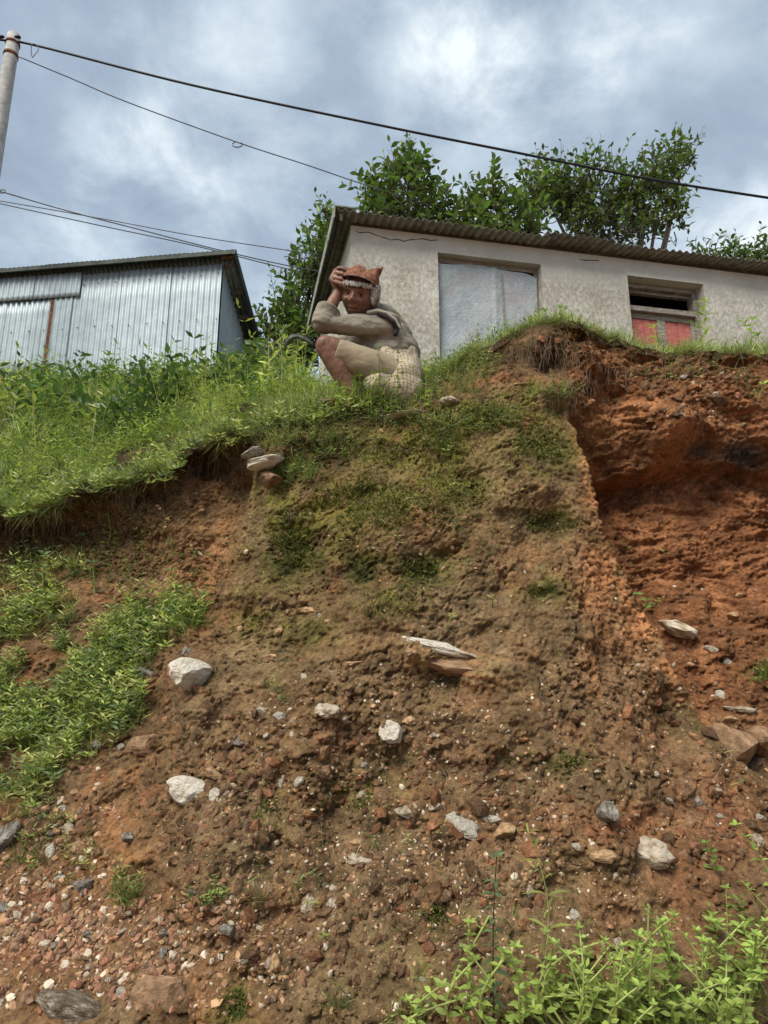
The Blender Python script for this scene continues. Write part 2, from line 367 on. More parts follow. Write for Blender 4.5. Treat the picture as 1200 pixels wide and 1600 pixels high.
def bank(X, Z):
    X = np.asarray(X, float); Z = np.asarray(Z, float)
    y = base(X, Z)
    y = y+spot(X, Z, PITS)-spot(X, Z, LUMPS)+turf_lip(X, Z)
    inhol = sstep(0, .08, X-rimX(Z))*sstep(1.3, 1.5, Z)
    wx = X+.05*fbm(X*6, Z*6, 0, 3, 40); wz = Z+.05*fbm(X*6, Z*6, 0, 3, 41)
    near = np.exp(-((X-rimX(Z))/.16)**2)*sstep(2.95, 2.8, Z)*sstep(1.2, 1.4, Z)
    q4 = 1-.75*near
    y = y+.085*fbm(wx*3.0, wz*3.3, 0, 3, 1)*q4
    f1 = fbm(wx*9, wz*13, 0, 4, 8, .55)
    rub = sstep(2.35, 1.6, Z)          # rubbly low on the bank, compact and fine above
    y = y+(.014+.014*rub)*f1*(1+.8*inhol)*q4
    r = 1-np.abs(fbm(wx*7+9, wz*15+2, 0, 5, 20, .55))*2.2        # ridged: crumbling ledges
    y = y-.006*(.6+4.6*inhol)*r*q4
    q = 1-np.abs(fbm(X*11+3, Z*11, 0, 4, 70, .5))*2.4
    y = y-(.003+.007*rub)*q*(1-.6*inhol)*q4
    y = y+(.009+.006*rub)*fbm(X*30, Z*30, 0, 4, 30, .65)
    ca, sa = math.cos(LEDG), math.sin(LEDG); a_ = (X-LP0.x)*ca-(Z-LP0.z)*sa; b_ = (X-LP0.x)*sa+(Z-LP0.z)*ca; b_ = b_+.006*fbm(X*20, 1, 0, 3, 71)
    y = y-.060*np.exp(-(a_/.215)**4)*sstep(.040, .026, b_)*sstep(-.13, .0, b_)+.010*np.exp(-(a_/.2)**4)*np.exp(-((b_+.025)/.006)**2)+.012*np.exp(-((a_-.03)/.19)**4)*np.exp(-((b_+.055+.05*a_)/.006)**2)
    cl = np.abs(fbm(X*22, Z*26, 0, 3, 60))
    y = y+.030*np.exp(-(cl/.06)**2)*(vnoise(X*5, Z*5, 0, 61) > .05)*.6
    y = y+.007*vnoise(X*95, Z*95, 0, 51)+.004*vnoise(X*170, Z*170, 0, 52)
    return y
# lookup grid
GX = np.linspace(-2.6, 2.6, 900); GZ = np.linspace(-.05, 4.2, 760)
gx, gz = np.meshgrid(GX, GZ, indexing='ij')
GY = bank(gx, gz)
def bankY(X, Z):
    X = np.clip(X, GX[0], GX[-1]); Z = np.clip(Z, GZ[0], GZ[-1])
    i = (X-GX[0])/(GX[1]-GX[0]); j = (Z-GZ[0])/(GZ[1]-GZ[0])
    i0 = np.clip(i.astype(int), 0, len(GX)-2); j0 = np.clip(j.astype(int), 0, len(GZ)-2); a = i-i0; b = j-j0
    return GY[i0, j0]*(1-a)*(1-b)+GY[i0+1, j0]*a*(1-b)+GY[i0, j0+1]*(1-a)*b+GY[i0+1, j0+1]*a*b
def hit(px, py):
    """where photograph rays meet the bank; returns (n,3) points and a mask"""
    px = np.atleast_1d(np.asarray(px, float)); py = np.atleast_1d(np.asarray(py, float))
    xc = (px-600)/FPX; yc = (800-py)/FPX; den = CT-yc*ST; kx = xc/den; kz = (ST+yc*CT)/den
    lo = np.full(px.shape, 1.2); found = np.zeros(px.shape, bool); Yh = lo.copy(); prev = lo.copy()
    for Y in np.arange(1.2, 4.2, .015):
        s = bankY(kx*Y, EYE+kz*Y) <= Y
        new = s & ~found; Yh[new] = Y; found |= s
    a = Yh-.015; b = Yh.copy()
    for _ in range(6):
        m = (a+b)/2; s = bankY(kx*m, EYE+kz*m) <= m; b = np.where(s, m, b); a = np.where(s, a, m)
    P = np.stack([kx*b, b, EYE+kz*b], -1)
    ok = found & (P[:, 2] < Zedge(P[:, 0])) & (P[:, 2] > 0)
    return P, ok
def normal(P, e=.02):
    dx = (bankY(P[:, 0]+e, P[:, 2])-bankY(P[:, 0]-e, P[:, 2]))/(2*e)
    dz = (bankY(P[:, 0], P[:, 2]+e)-bankY(P[:, 0], P[:, 2]-e))/(2*e)
    N = np.stack([dx, -np.ones(len(P)), dz], -1)
    return N/np.linalg.norm(N, axis=1)[:, None]
# columns: dense in the middle, wide steps beyond the frame
xs = np.concatenate([-2.3-np.cumsum(.05*1.13**np.arange(44))[::-1], np.linspace(-2.3, 2.3, 720), 2.3+np.cumsum(.05*1.13**np.arange(44))])
NR = 600
v = np.linspace(0, 1, NR)
ze = Zedge(xs)
XX = np.repeat(xs[:, None], NR, 1)
low = .30
ZZ = np.where(v[None] < .05, v[None]/.05*low*1.0, low+(ze[:, None]-low)*((v[None]-.05)/.95))
YY = bank(XX, ZZ)
YY = YY-np.clip(low-ZZ, 0, 1)*.5
def hillZ_raw(X, Y): return _hz(np.clip(X, -9, 9), np.clip(Y, 2.9, 12))
HPTS = [(0, 700, 4.4), (0, 655, 6.4), (0, 628, 9.2), (200, 695, 4.0), (200, 650, 5.6), (200, 626, 9), (330, 665, 4.0), (330, 638, 5.5), (330, 626, 8.5), (400, 622, 6.0),
        (420, 640, 3.6), (450, 615, 5.0), (520, 615, 3.6), (520, 608, 4.8), (-300, 650, 5), (-300, 625, 9), (620, 592, 3.6)]
HW = [tuple(at(*p)) for p in HPTS]+[(x, y, 3.42) for x in (.6, 1.5, 3, 5, 8) for y in (4.6, 6, 8)]+[(.3, 4.2, 3.2), (1.2, 3.8, 3.55), (2, 3.9, 3.48), (0.2, 6, 3.5), (0, 8, 4), (-9, 12, 6.6), (-3, 12, 6.4), (0, 12, 4.6), (8, 12, 3.6), (-1, 8.5, 4.9)]+[tuple(p) for p in EP]
HW = np.array(HW)
_hz = rbf(HW[:, :2], HW[:, 2], .15, .01)
YE = bank(xs, ze)
def Yedge(X): return np.interp(X, xs, YE)
def hillZ(X, Y):
    X = np.asarray(X, float); Y = np.asarray(Y, float)
    s = np.clip(Y-Yedge(X), 0, 60); e0 = Zedge(X)
    raw = hillZ_raw(X, Y)+.03*fbm(X*3, Y*3, 0, 4, 9)
    w = sstep(0, .45, s)
    return e0*(1-w)+raw*w+.012*fbm(X*14, Y*14, 0, 3, 19)*sstep(0, .1, s)
# ---- soil colours, by place on the bank
PTS = np.stack([XX.ravel(), YY.ravel(), ZZ.ravel()], -1)
X_, Z_ = PTS[:, 0], PTS[:, 2]
col = np.tile(np.array([.150, .086, .052]), (len(PTS), 1))
def lerpc(c, w):
    global col
    w = np.clip(w, 0, 1)[:, None]; col = col*(1-w)+np.array(c)*w
def region(lst):
    C, ok = hit([a[0] for a in lst], [a[1] for a in lst]); r = np.zeros(len(PTS))
    for (px, py, rx, ry, a), p in zip(lst, C):
        k = depth_of(p)/FPX
        d = ((X_-p[0])/(rx*k))**2+((Z_-p[2])/(ry*k))**2
        r = np.maximum(r, a*np.exp(-d*.8))
    return r
nA = fbm(X_*4, Z_*4, 0, 5, 101); nB = fbm(X_*11, Z_*11, 0, 5, 102); nC = fbm(X_*28, Z_*28, 0, 4, 103)
lerpc((.20, .125, .08), sstep(0, .35, nA)*.8)
lerpc((.085, .052, .034), sstep(.02, .3, -nB)*.75)
lerpc((.26, .105, .055), sstep(.12, .4, fbm(X_*6+5, Z_*7, 0, 4, 104))*.55)
inhol = sstep(-.01, .05, X_-rimX(Z_))*sstep(1.25, 1.6, Z_)
lerpc((.215, .080, .042), inhol*.9)
lerpc((.30, .125, .065), inhol*sstep(.05, .35, nB)*.7); lerpc((.12, .055, .032), inhol*sstep(.1, .35, -nB)*.6)
lerpc((.165, .115, .075), (1-inhol)*sstep(-.9, -.7, X_)*sstep(2.75, 2.5, Z_)*.35*(1+nA))
RED = region([(925, 730, 16, 50, 1), (930, 790, 22, 40, .9), (935, 900, 32, 40, .9), (935, 960, 42, 60, 1), (985, 1000, 34, 50, .8), (925, 1040, 22, 40, .8), (1030, 1060, 30, 40, .5),
              (340, 850, 40, 50, .8), (310, 900, 50, 50, .6), (880, 780, 40, 30, .3), (850, 870, 60, 30, .35), (180, 1285, 45, 22, 1), (190, 1345, 60, 22, .9), (380, 1440, 90, 30, .6), (320, 1550, 60, 40, .7),
              (560, 1010, 60, 40, .25), (1050, 620, 80, 50, .4), (100, 930, 70, 30, .5), (420, 1150, 60, 50, .2), (1010, 1290, 100, 30, .5), (1150, 1240, 60, 40, .5), (60, 1500, 130, 50, .35), (230, 1400, 90, 60, .5)])
lerpc((.36, .15, .075), RED*(.55+.7*nB+.35*nC))
dr = rimX(Z_)-X_+.02*nB
STRIP = sstep(-.02, .02, dr)*np.exp(-(np.clip(dr, 0, 9)/(.035+.03*nA+.13*np.exp(-((Z_-1.98)/.20)**2)))**2)*sstep(1.35, 1.6, Z_)*sstep(2.95, 2.75, Z_)
lerpc((.40, .165, .085), STRIP*(.75+1.1*nB+.7*nC))
DRED = region([(960, 1290, 130, 22, 1), (1120, 1280, 70, 60, .9), (1080, 1360, 60, 60, .7), (1120, 830, 90, 60, .3), (80, 1420, 120, 60, .5)])
lerpc((.21, .075, .042), DRED*(.8+.5*nC))
MOSS = region([(640, 690, 130, 60, 1), (470, 850, 75, 55, 1), (570, 780, 110, 50, 1), (840, 700, 60, 45, 1), (660, 890, 45, 26, 1), (575, 890, 34, 26, 1), (440, 760, 50, 50, .9), (700, 760, 60, 40, .8), (845, 920, 34, 20, .9),
               (480, 990, 50, 30, .8), (760, 650, 120, 30, .9), (400, 950, 40, 40, .7), (860, 815, 50, 24, .6), (830, 620, 70, 20, .8), (370, 1570, 26, 30, 1), (410, 1260, 30, 50, .6), (680, 1430, 30, 20, .6), (880, 1190, 40, 16, .5), (730, 760, 40, 20, 1), (600, 940, 50, 20, .6), (560, 1240, 60, 30, .4), (700, 1500, 100, 30, .4)])
mossw = np.clip(MOSS*(.85+1.3*nB+.7*nC), 0, 1)
lerpc((.120, .118, .028), mossw*.9)
lerpc((.17, .16, .035), mossw*sstep(.1, .4, nC)*.6)
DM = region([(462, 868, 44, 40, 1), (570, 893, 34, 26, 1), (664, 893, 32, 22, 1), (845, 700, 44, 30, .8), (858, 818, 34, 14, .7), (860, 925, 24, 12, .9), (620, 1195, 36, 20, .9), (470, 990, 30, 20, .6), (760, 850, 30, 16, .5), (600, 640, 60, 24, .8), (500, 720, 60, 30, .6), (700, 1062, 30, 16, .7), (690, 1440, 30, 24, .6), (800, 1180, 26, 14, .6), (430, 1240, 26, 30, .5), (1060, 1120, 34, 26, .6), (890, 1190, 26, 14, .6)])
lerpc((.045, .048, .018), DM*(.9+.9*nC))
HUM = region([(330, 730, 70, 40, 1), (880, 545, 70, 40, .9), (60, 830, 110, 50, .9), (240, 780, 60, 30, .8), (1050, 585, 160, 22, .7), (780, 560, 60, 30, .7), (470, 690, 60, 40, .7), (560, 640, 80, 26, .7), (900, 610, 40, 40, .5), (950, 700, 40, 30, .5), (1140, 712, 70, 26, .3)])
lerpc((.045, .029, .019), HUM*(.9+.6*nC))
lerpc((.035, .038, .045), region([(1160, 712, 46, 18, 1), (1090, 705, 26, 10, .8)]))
GREY = region([(340, 1330, 70, 60, .8), (460, 1190, 60, 60, .5), (540, 1060, 70, 60, .5), (720, 960, 60, 40, .5), (620, 1130, 90, 60, .4), (880, 990, 40, 60, .4), (300, 1120, 40, 40, .6), (850, 1350, 90, 60, .5), (560, 1500, 120, 60, .3)])
lerpc((.165, .118, .078), GREY*.8)
a_ = (X_-LP0.x)*math.cos(LEDG)-(Z_-LP0.z)*math.sin(LEDG); b_ = (X_-LP0.x)*math.sin(LEDG)+(Z_-LP0.z)*math.cos(LEDG)
LW = np.exp(-(a_/.21)**4)*sstep(.042, .03, b_)*sstep(-.085, -.05, b_)
lerpc((.22, .145, .085), LW*.9); lerpc((.34, .17, .09), LW*sstep(.1, .35, fbm(a_*5, b_*60, 0, 3, 72))*.8)
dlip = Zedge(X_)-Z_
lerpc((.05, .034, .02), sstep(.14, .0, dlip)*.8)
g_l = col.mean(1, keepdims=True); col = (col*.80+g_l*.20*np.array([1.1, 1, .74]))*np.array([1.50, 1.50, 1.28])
nx_ = len(xs)
ii = np.arange(nx_-1)[:, None]*NR; jj = np.arange(NR-1)[None]
F = np.stack([ii+jj, ii+NR+jj, ii+NR+jj+1, ii+jj+1], -1).reshape(-1, 4)
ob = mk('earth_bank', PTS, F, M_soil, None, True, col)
tag(ob, kind='structure')
# hillside behind the edge
ss = np.concatenate([[-.02, 0, .01, .03], np.geomspace(.05, 34, 120)])
HX = np.repeat(xs[::2][:, None], len(ss), 1); HY = Yedge(HX)+ss[None]; HZ = hillZ(HX, HY)
HZ[:, 0] -= .05
nh = len(ss); ii = np.arange(HX.shape[0]-1)[:, None]*nh; jj = np.arange(nh-1)[None]
F = np.stack([ii+jj, ii+nh+jj, ii+nh+jj+1, ii+jj+1], -1).reshape(-1, 4)
hc = np.tile(np.array([.07, .05, .028]), (HX.size, 1))
ob = mk('hillside', np.stack([HX, HY, HZ], -1), F, M_soil, None, True, hc); tag(ob, kind='structure')
gm = mottled('road_soil', (.16, .09, .05), (.30, .18, .11), 3, .95, .5, .02)
g = MB(); g.add([(-400, -400, -.004), (400, -400, -.004), (400, 600, -.004), (-400, 600, -.004)], [(0, 1, 2, 3)])
tag(g.build('ground', gm), kind='structure')
# ------------------------------------------------------------------ buildings
def frame_at(origin, u):
    """object matrix: local x along the front wall, local y into the building, z up"""
    u = Vector((u.x, u.y, 0)).normalized(); w = Vector((-u.y, u.x, 0))
    if w.y < 0: w = -w
    M = Matrix(((u.x, w.x, 0, origin.x), (u.y, w.y, 0, origin.y), (0, 0, 1, origin.z), (0, 0, 0, 1)))
    return M
def on_plane(px, py, M, y=0.0):
    """local (x, z) of the ray's meeting point with the building's plane local y = const"""
    a, b = at(px, py, 1.0), at(px, py, 2.0); Mi = M.inverted()
    a, b = Mi @ a, Mi @ b
    t = (y-a.y)/(b.y-a.y); p = a+(b-a)*t
    return p.x, p.z
def plaster():
    m, t, b = mat_new('weathered_plaster'); v = objco(t)
    base = nramp(t, nnoise(t, 3, 8, .65, v), [(.3, (.46, .455, .41)), (.7, (.60, .59, .54))])
    # mould stains in fine speckles, weaker in the band under the eave
    st = t.nodes.new('ShaderNodeMapping'); st.inputs['Scale'].default_value = (1, 1, .7); t.links.new(v, st.inputs[0])
    f1 = nnoise(t, 28, 9, .78, st.outputs[0]); f2 = nnoise(t, 2.2, 5, .6, st.outputs[0]); f3 = nnoise(t, 110, 4, .7, v)
    sx = t.nodes.new('ShaderNodeSeparateXYZ'); t.links.new(v, sx.inputs[0])
    hz = math_node(t, 'ADD', sx.outputs[2], math_node(t, 'MULTIPLY', math_node(t, 'ADD', f2, -.5), .35))
    mr = t.nodes.new('ShaderNodeMapRange'); t.links.new(hz, mr.inputs[0])
    mr.inputs[1].default_value = H_WALL-.42; mr.inputs[2].default_value = H_WALL-.14; mr.inputs[3].default_value = 1; mr.inputs[4].default_value = .12
    g = nramp(t, math_node(t, 'ADD', math_node(t, 'MULTIPLY', f1, .75), math_node(t, 'MULTIPLY', f2, .3)), [(.43, (0, 0, 0)), (.58, (1, 1, 1))])
    k = math_node(t, 'MULTIPLY', g, mr.outputs[0])
    c = nmix(t, math_node(t, 'MULTIPLY', k, .85), base, (.23, .215, .175))
    g3 = nramp(t, f3, [(.56, (0, 0, 0)), (.68, (1, 1, 1))])
    c = nmix(t, math_node(t, 'MULTIPLY', math_node(t, 'MULTIPLY', g3, mr.outputs[0]), .5), c, (.13, .12, .095))
    c = nmix(t, nramp(t, nnoise(t, 7, 5, .6, v), [(.62, (0, 0, 0)), (.72, (.5, .5, .5))]), c, (.66, .65, .60))
    t.links.new(c, b.inputs['Base Color']); b.inputs['Roughness'].default_value = .92
    nbump(t, b, math_node(t, 'ADD', nnoise(t, 22, 8, .7, v), nnoise(t, 3, 3, .5, v)), .35, .02)
    return m
H_WALL = 2.75
M_tinroof = mottled('weathered_tin', (.16, .165, .15), (.36, .365, .33), 9, .7, .2, .003, metal=.15, rnd=.12)
M_darktin = mottled('dark_green_tin', (.025, .032, .028), (.06, .07, .062), 6, .6, .2, .003, metal=.2)
M_wood = mottled('grey_wood', (.15, .135, .11), (.34, .31, .27), 10, .85, .5, .003, stretch=(1, 1, 6))
M_wood_dark = mottled('dark_wood', (.05, .042, .034), (.13, .11, .09), 10, .85, .4, .003)
M_red = mottled('faded_red_paint', (.30, .085, .07), (.52, .19, .16), 14, .75, .3, .002, stretch=(1, 1, 4))
M_dark = mottled('dark_interior', (.012, .012, .012), (.022, .022, .02), 3, 1, 0)
M_crack = mottled('crack_shadow', (.05, .045, .035), (.10, .09, .07), 30, 1, 0)
def corr_sheet(name, width, length, mat, parent, M, pitch=.076, amp=.009, per=8, thick=.0012, rows=2, ph=0, sag=0.0):
    """corrugated sheet: local x across the ribs, local y along them"""
    n = int(width/pitch*per)+1; x = np.linspace(0, width, n); y = np.linspace(0, length, rows)
    z = amp*np.cos(x/pitch*2*np.pi+ph)
    X, Y = np.meshgrid(x, y, indexing='ij'); Z = np.repeat(z[:, None], rows, 1)+sag*np.sin(Y/length*np.pi)
    top = np.stack([X, Y, Z+thick], -1).reshape(-1, 3); bot = np.stack([X, Y, Z-thick], -1).reshape(-1, 3)
    i = np.arange(n-1)[:, None]*rows; j = np.arange(rows-1)[None]
    q = np.stack([i+j, i+rows+j, i+rows+j+1, i+j+1], -1).reshape(-1, 4); k = n*rows
    rim = [(i*rows, k+i*rows, k+(i+1)*rows, (i+1)*rows) for i in range(n-1)]+[((i+1)*rows+rows-1, k+(i+1)*rows+rows-1, k+i*rows+rows-1, i*rows+rows-1) for i in range(n-1)]
    rim += [(j+1, k+j+1, k+j, j) for j in range(rows-1)]+[((n-1)*rows+j, k+(n-1)*rows+j, k+(n-1)*rows+j+1, (n-1)*rows+j+1) for j in range(rows-1)]
    o = mk(name, np.concatenate([top, bot]), [q, q[:, ::-1]+k, np.array(rim)], mat, parent, True)
    o.matrix_local = M
    return o
# ---- plastered house on the right
C0 = at(548, 352, 5.92); zt = C0.z
def house_far():
    xc, yc = (1200-600)/FPX, (800-432)/FPX; tn = (ST+yc*CT)/(CT-yc*ST); Y = (zt-EYE)/tn
    return at(1200, 432, Y)
C1 = house_far()
MHs = frame_at(Vector((C0.x, C0.y, C0.z-H_WALL)), C1-C0)
house = empty('house'); house.matrix_world = MHs
tag(house, 'small plastered house with mould-stained walls and corrugated tin roof above the bank', 'house')
M_pl = plaster()
LEN, DEP, RISE = 6.2, 3.2, math.tan(math.radians(11))
def rect_open(tl, br, yref=0.0):
    x0, z1 = on_plane(*tl, MHs, yref); x1, z0 = on_plane(*br, MHs, yref); return x0, x1, z0, z1
dx0, dz1 = on_plane(684, 394, MHs); dx1, _ = on_plane(845, 411, MHs)
wx0, wz1 = on_plane(980, 430, MHs); wx1, _ = on_plane(1098, 441, MHs)
dz0, wz0 = .02, 1.0
RV = .22
def wall_mesh():
    xs_ = [0, dx0, dx1, wx0, wx1, LEN]; out = MB()
    def rough(x0, x1, z0, z1):
        nxx = max(1, int((x1-x0)/.12)); nz = max(1, int((z1-z0)/.12))
        X, Z = np.meshgrid(np.linspace(x0, x1, nxx+1), np.linspace(z0, z1, nz+1), indexing='ij')
        Y = .006*fbm(X*1.7, Z*1.7, 0, 3, 31)*np.minimum(1, np.minimum(X-x0, x1-X)*8)*np.minimum(1, np.minimum(Z-z0, z1-Z)*8)
        i = np.arange(nxx)[:, None]*(nz+1); j = np.arange(nz)[None]
        out.add(np.stack([X, Y, Z], -1).reshape(-1, 3), np.stack([i+j, i+nz+1+j, i+nz+2+j, i+j+1], -1).reshape(-1, 4))
    rough(0, dx0, 0, H_WALL); rough(dx1, wx0, 0, H_WALL); rough(wx1, LEN, 0, H_WALL)
    rough(dx0, dx1, dz1, H_WALL); rough(wx0, wx1, wz1, H_WALL); rough(wx0, wx1, 0, wz0)
    for x0, x1, z0, z1 in ((dx0, dx1, dz0, dz1), (wx0, wx1, wz0, wz1)):
        out.add([(x0, 0, z0), (x0, RV, z0), (x0, RV, z1), (x0, 0, z1)], [(0, 1, 2, 3)])
        out.add([(x1, 0, z0), (x1, 0, z1), (x1, RV, z1), (x1, RV, z0)], [(0, 1, 2, 3)])
        out.add([(x0, 0, z1), (x0, RV, z1), (x1, RV, z1), (x1, 0, z1)], [(0, 1, 2, 3)])
        out.add([(x0, 0, z0), (x1, 0, z0), (x1, RV, z0), (x0, RV, z0)], [(0, 1, 2, 3)])
    return out
wall_mesh().build('front_wall', M_pl, house)
sw = MB(); zr = H_WALL+DEP*RISE
for x in (0, LEN):
    q = [(x, 0, 0), (x, DEP, 0), (x, DEP, zr-.01), (x, 0, H_WALL)]
    sw.add(q, [(0, 3, 2, 1)] if x == 0 else [(0, 1, 2, 3)])
sw.add([(0, DEP, 0), (LEN, DEP, 0), (LEN, DEP, zr-.01), (0, DEP, zr-.01)], [(1, 0, 3, 2)])
sw.build('side_wall', M_pl, house)
# roof sheets run up the slope, each overlapping its neighbour
ang = math.atan(RISE)
OV = .20
bands = []
x = -.16; k = 0
rng = random.Random(5)
while x < LEN+.3:
    step = .012*math.sin(k*2.1)+(.035 if k == 3 else 0)
    Mx = Matrix.Translation((x, -OV+rng.uniform(-.02, .02), H_WALL-OV*RISE+.055+.006*(k % 2)+(.02 if k >= 3 else 0))) @ Matrix.Rotation(ang+rng.uniform(-.004, .004), 4, 'X')
    corr_sheet('roof_sheet', .80, (DEP+OV+.2)/math.cos(ang), M_tinroof, house, Mx, amp=.0125, per=10, pitch=.08, rows=3)
    x += .72; k += 1
# verge trim boards and rafters below the sheets along the left gable
vb = MB()
vb.box((-.13, -OV+.03, -.055), (-.10, DEP+.1, .02))
o = vb.build('verge_board', M_wood_dark, house); o.matrix_local = Matrix.Translation((0, 0, H_WALL-.0+.01)) @ Matrix.Rotation(ang, 4, 'X')
cv = MB()
cv.box((-.30, -OV, .01), (-.09, DEP+.1, .022)); cv.box((-.31, -OV, -.10), (-.298, DEP+.1, .022))
o = cv.build('verge_flashing', M_tinroof, house); o.matrix_local = Matrix.Translation((0.12, 0, H_WALL+.075)) @ Matrix.Rotation(ang, 4, 'X')
# beam filling between wall top and sheets
bm_ = MB(); bm_.box((.01, .02, H_WALL-.001), (LEN, .12, H_WALL+.05)); bm_.build('wall_plate', M_wood_dark, house)
# cracks in the plaster under the eave
def crack(pts):
    P = [on_plane(px, py, MHs) for px, py in pts]; r = random.Random(int(pts[0][0]))
    Q = []
    for (a, b) in zip(P[:-1], P[1:]):
        for t in (0, .33, .66): Q.append((a[0]+(b[0]-a[0])*t, -.001, a[1]+(b[1]-a[1])*t+r.uniform(-.012, .012)))
    Q.append((P[-1][0], -.001, P[-1][1]))
    m_ = MB(); m_.tube(Q, [.0045*(.5+abs(math.sin(i*1.3))) for i in range(len(Q))], 4); m_.build('crack', M_crack, house)
crack([(556, 362), (578, 364), (600, 372), (632, 377), (650, 373), (684, 375)]); crack([(905, 406), (935, 407)])
# boarded doorway with a crinkled plastic sheet
def plastic():
    m, t, b = mat_new('crinkled_plastic_sheet'); v = objco(t)
    w = nnoise(t, 13, 4, .6, v, 2.2)
    ed = math_node(t, 'ABSOLUTE', math_node(t, 'ADD', w, -.5))
    creases = nramp(t, ed, [(.0, (1, 1, 1)), (.035, (0, 0, 0))])
    base = nramp(t, nnoise(t, 1.8, 5, .6, v), [(.3, (.23, .27, .30)), (.7, (.36, .39, .41))])
    c = nmix(t, math_node(t, 'MULTIPLY', creases, .45), base, (.58, .62, .64))
    c = nmix(t, nramp(t, nnoise(t, 5, 5, .6, v), [(.55, (0, 0, 0)), (.68, (.5, .5, .5))]), c, (.36, .29, .26))
    t.links.new(c, b.inputs['Base Color']); b.inputs['Roughness'].default_value = .5; b.inputs['Specular IOR Level'].default_value = .4
    nbump(t, b, math_node(t, 'ADD', w, math_node(t, 'MULTIPLY', nnoise(t, 30, 5, .6, v, 1), .4)), .4, .02)
    return m
dw = empty('doorway'); dw.parent = house
fr = MB(); fw = .045
fr.box((dx0+.002, .09, dz0), (dx0+fw, .16, dz1-.003)); fr.box((dx1-fw, .09, dz0), (dx1-.002, .16, dz1-.003))
fr.box((dx0+fw, .091, dz1-.05), (dx1-fw, .159, dz1-.004))
fr.build('door_frame', M_wood, dw)
nx2, nz2 = 60, 90
X, Z = np.meshgrid(np.linspace(dx0+.02, dx1-.03, nx2), np.linspace(dz0+.05, dz1-.045, nz2), indexing='ij')
u_ = (X-dx0)/(dx1-dx0); v_ = (dz1-Z)/(dz1-dz0)
Zt = Z-.045*np.exp(-v_*12)*(.5+.5*np.sin(u_*9+1))-.09*np.exp(-((u_-1)/.09)**2)*np.exp(-v_*10)
Y = .075-.016*np.abs(fbm(X*6, Z*5, 0, 4, 88))-.02*fbm(X*2, Z*2, 0, 2, 89)-.012*np.exp(-((u_-.56)/.02)**2)
i = np.arange(nx2-1)[:, None]*nz2; j = np.arange(nz2-1)[None]
mk('plastic_sheet', np.stack([X, Y, Zt], -1), np.stack([i+j, i+nz2+j, i+nz2+j+1, i+j+1], -1).reshape(-1, 4), plastic(), dw)
bk = MB(); bk.box((dx0+.003, .165, dz0), (dx1-.003, .185, dz1-.004)); bk.build('door_board', M_wood, dw)
bt = MB(); bt.box((dx0+.62*(dx1-dx0), .05, dz0+.06), (dx0+.62*(dx1-dx0)+.012, .058, dz1-.12)); bt.build('sheet_seam', M_wood, dw)
# window: open fanlight above, closed shutters with red panels below
wi = empty('window'); wi.parent = house
Yw = .14
_, zb1 = on_plane(1040, 470, MHs, Yw); _, ztr = on_plane(1000, 482, MHs, Yw); _, zsh = on_plane(1010, 497, MHs, Yw)
f = .055; A0, A1 = wx0+.003, wx1-.003
fm = MB()
fm.box((A0, Yw-.02, wz0+.01), (A0+.03, Yw+.08, wz1-.003)); fm.box((A1-f, Yw-.02, wz0+.01), (A1, Yw+.08, wz1-.003))
fm.box((A0+.03, Yw-.021, wz1-f), (A1-f, Yw+.079, wz1-.004))
fm.build('window_frame', M_wood, wi)
tm = MB(); tm.box((A0+.031, Yw-.03, ztr-.02), (A1-f-.001, Yw+.07, ztr+.012)); tm.box((A0+.031, Yw-.05, ztr-.058), (A1-f-.001, Yw+.06, ztr-.024)); tm.build('transom', M_wood, wi)
rb = MB(); rb.box((A0+.032, Yw+.03, wz1-f-.034), (A1-f-.002, Yw+.078, wz1-f-.004)); rb.build('head_rail', M_wood, wi)
wid = A1-f-A0-.032
zs1 = ztr-.062
for s in (0, 1):
    x0 = A0+.033+s*wid/2; x1 = x0+wid/2-.004
    sh = MB(); z0 = wz0+.02
    sh.box((x0, Yw, z0), (x0+.045, Yw+.035, zs1)); sh.box((x1-.045, Yw, z0), (x1, Yw+.035, zs1))
    sh.box((x0+.0451, Yw+.001, zs1-.055), (x1-.0451, Yw+.034, zs1)); sh.box((x0+.0451, Yw+.001, z0), (x1-.0451, Yw+.034, z0+.05))
    so_ = sh.build('shutter', M_wood, wi)
    nb = 4; bw = (x1-x0-.092)/nb
    for b_ in range(nb):
        pm = MB(); pm.box((x0+.046+b_*bw+.002, Yw+.014+.002*(b_ % 2), z0+.051), (x0+.046+(b_+1)*bw-.002, Yw+.026, zs1-.056)); pm.build('panel_board', M_red, so_)
iv = MB(); iv.box((A0+.01, .75, wz0), (A1-.01, .77, wz1+.2)); iv.box((A0-.3, RV+.003, wz1+.001), (A1+.3, .74, wz1+.03)); iv.box((A0-.32, RV+.003, wz0), (A0-.3, .74, wz1)); iv.box((A1+.3, RV+.003, wz0), (A1+.32, .74, wz1)); iv.box((A0-.3, RV+.003, wz0-.05), (A1+.3, .74, wz0-.02))
iv.build('dark_room', M_dark, wi)
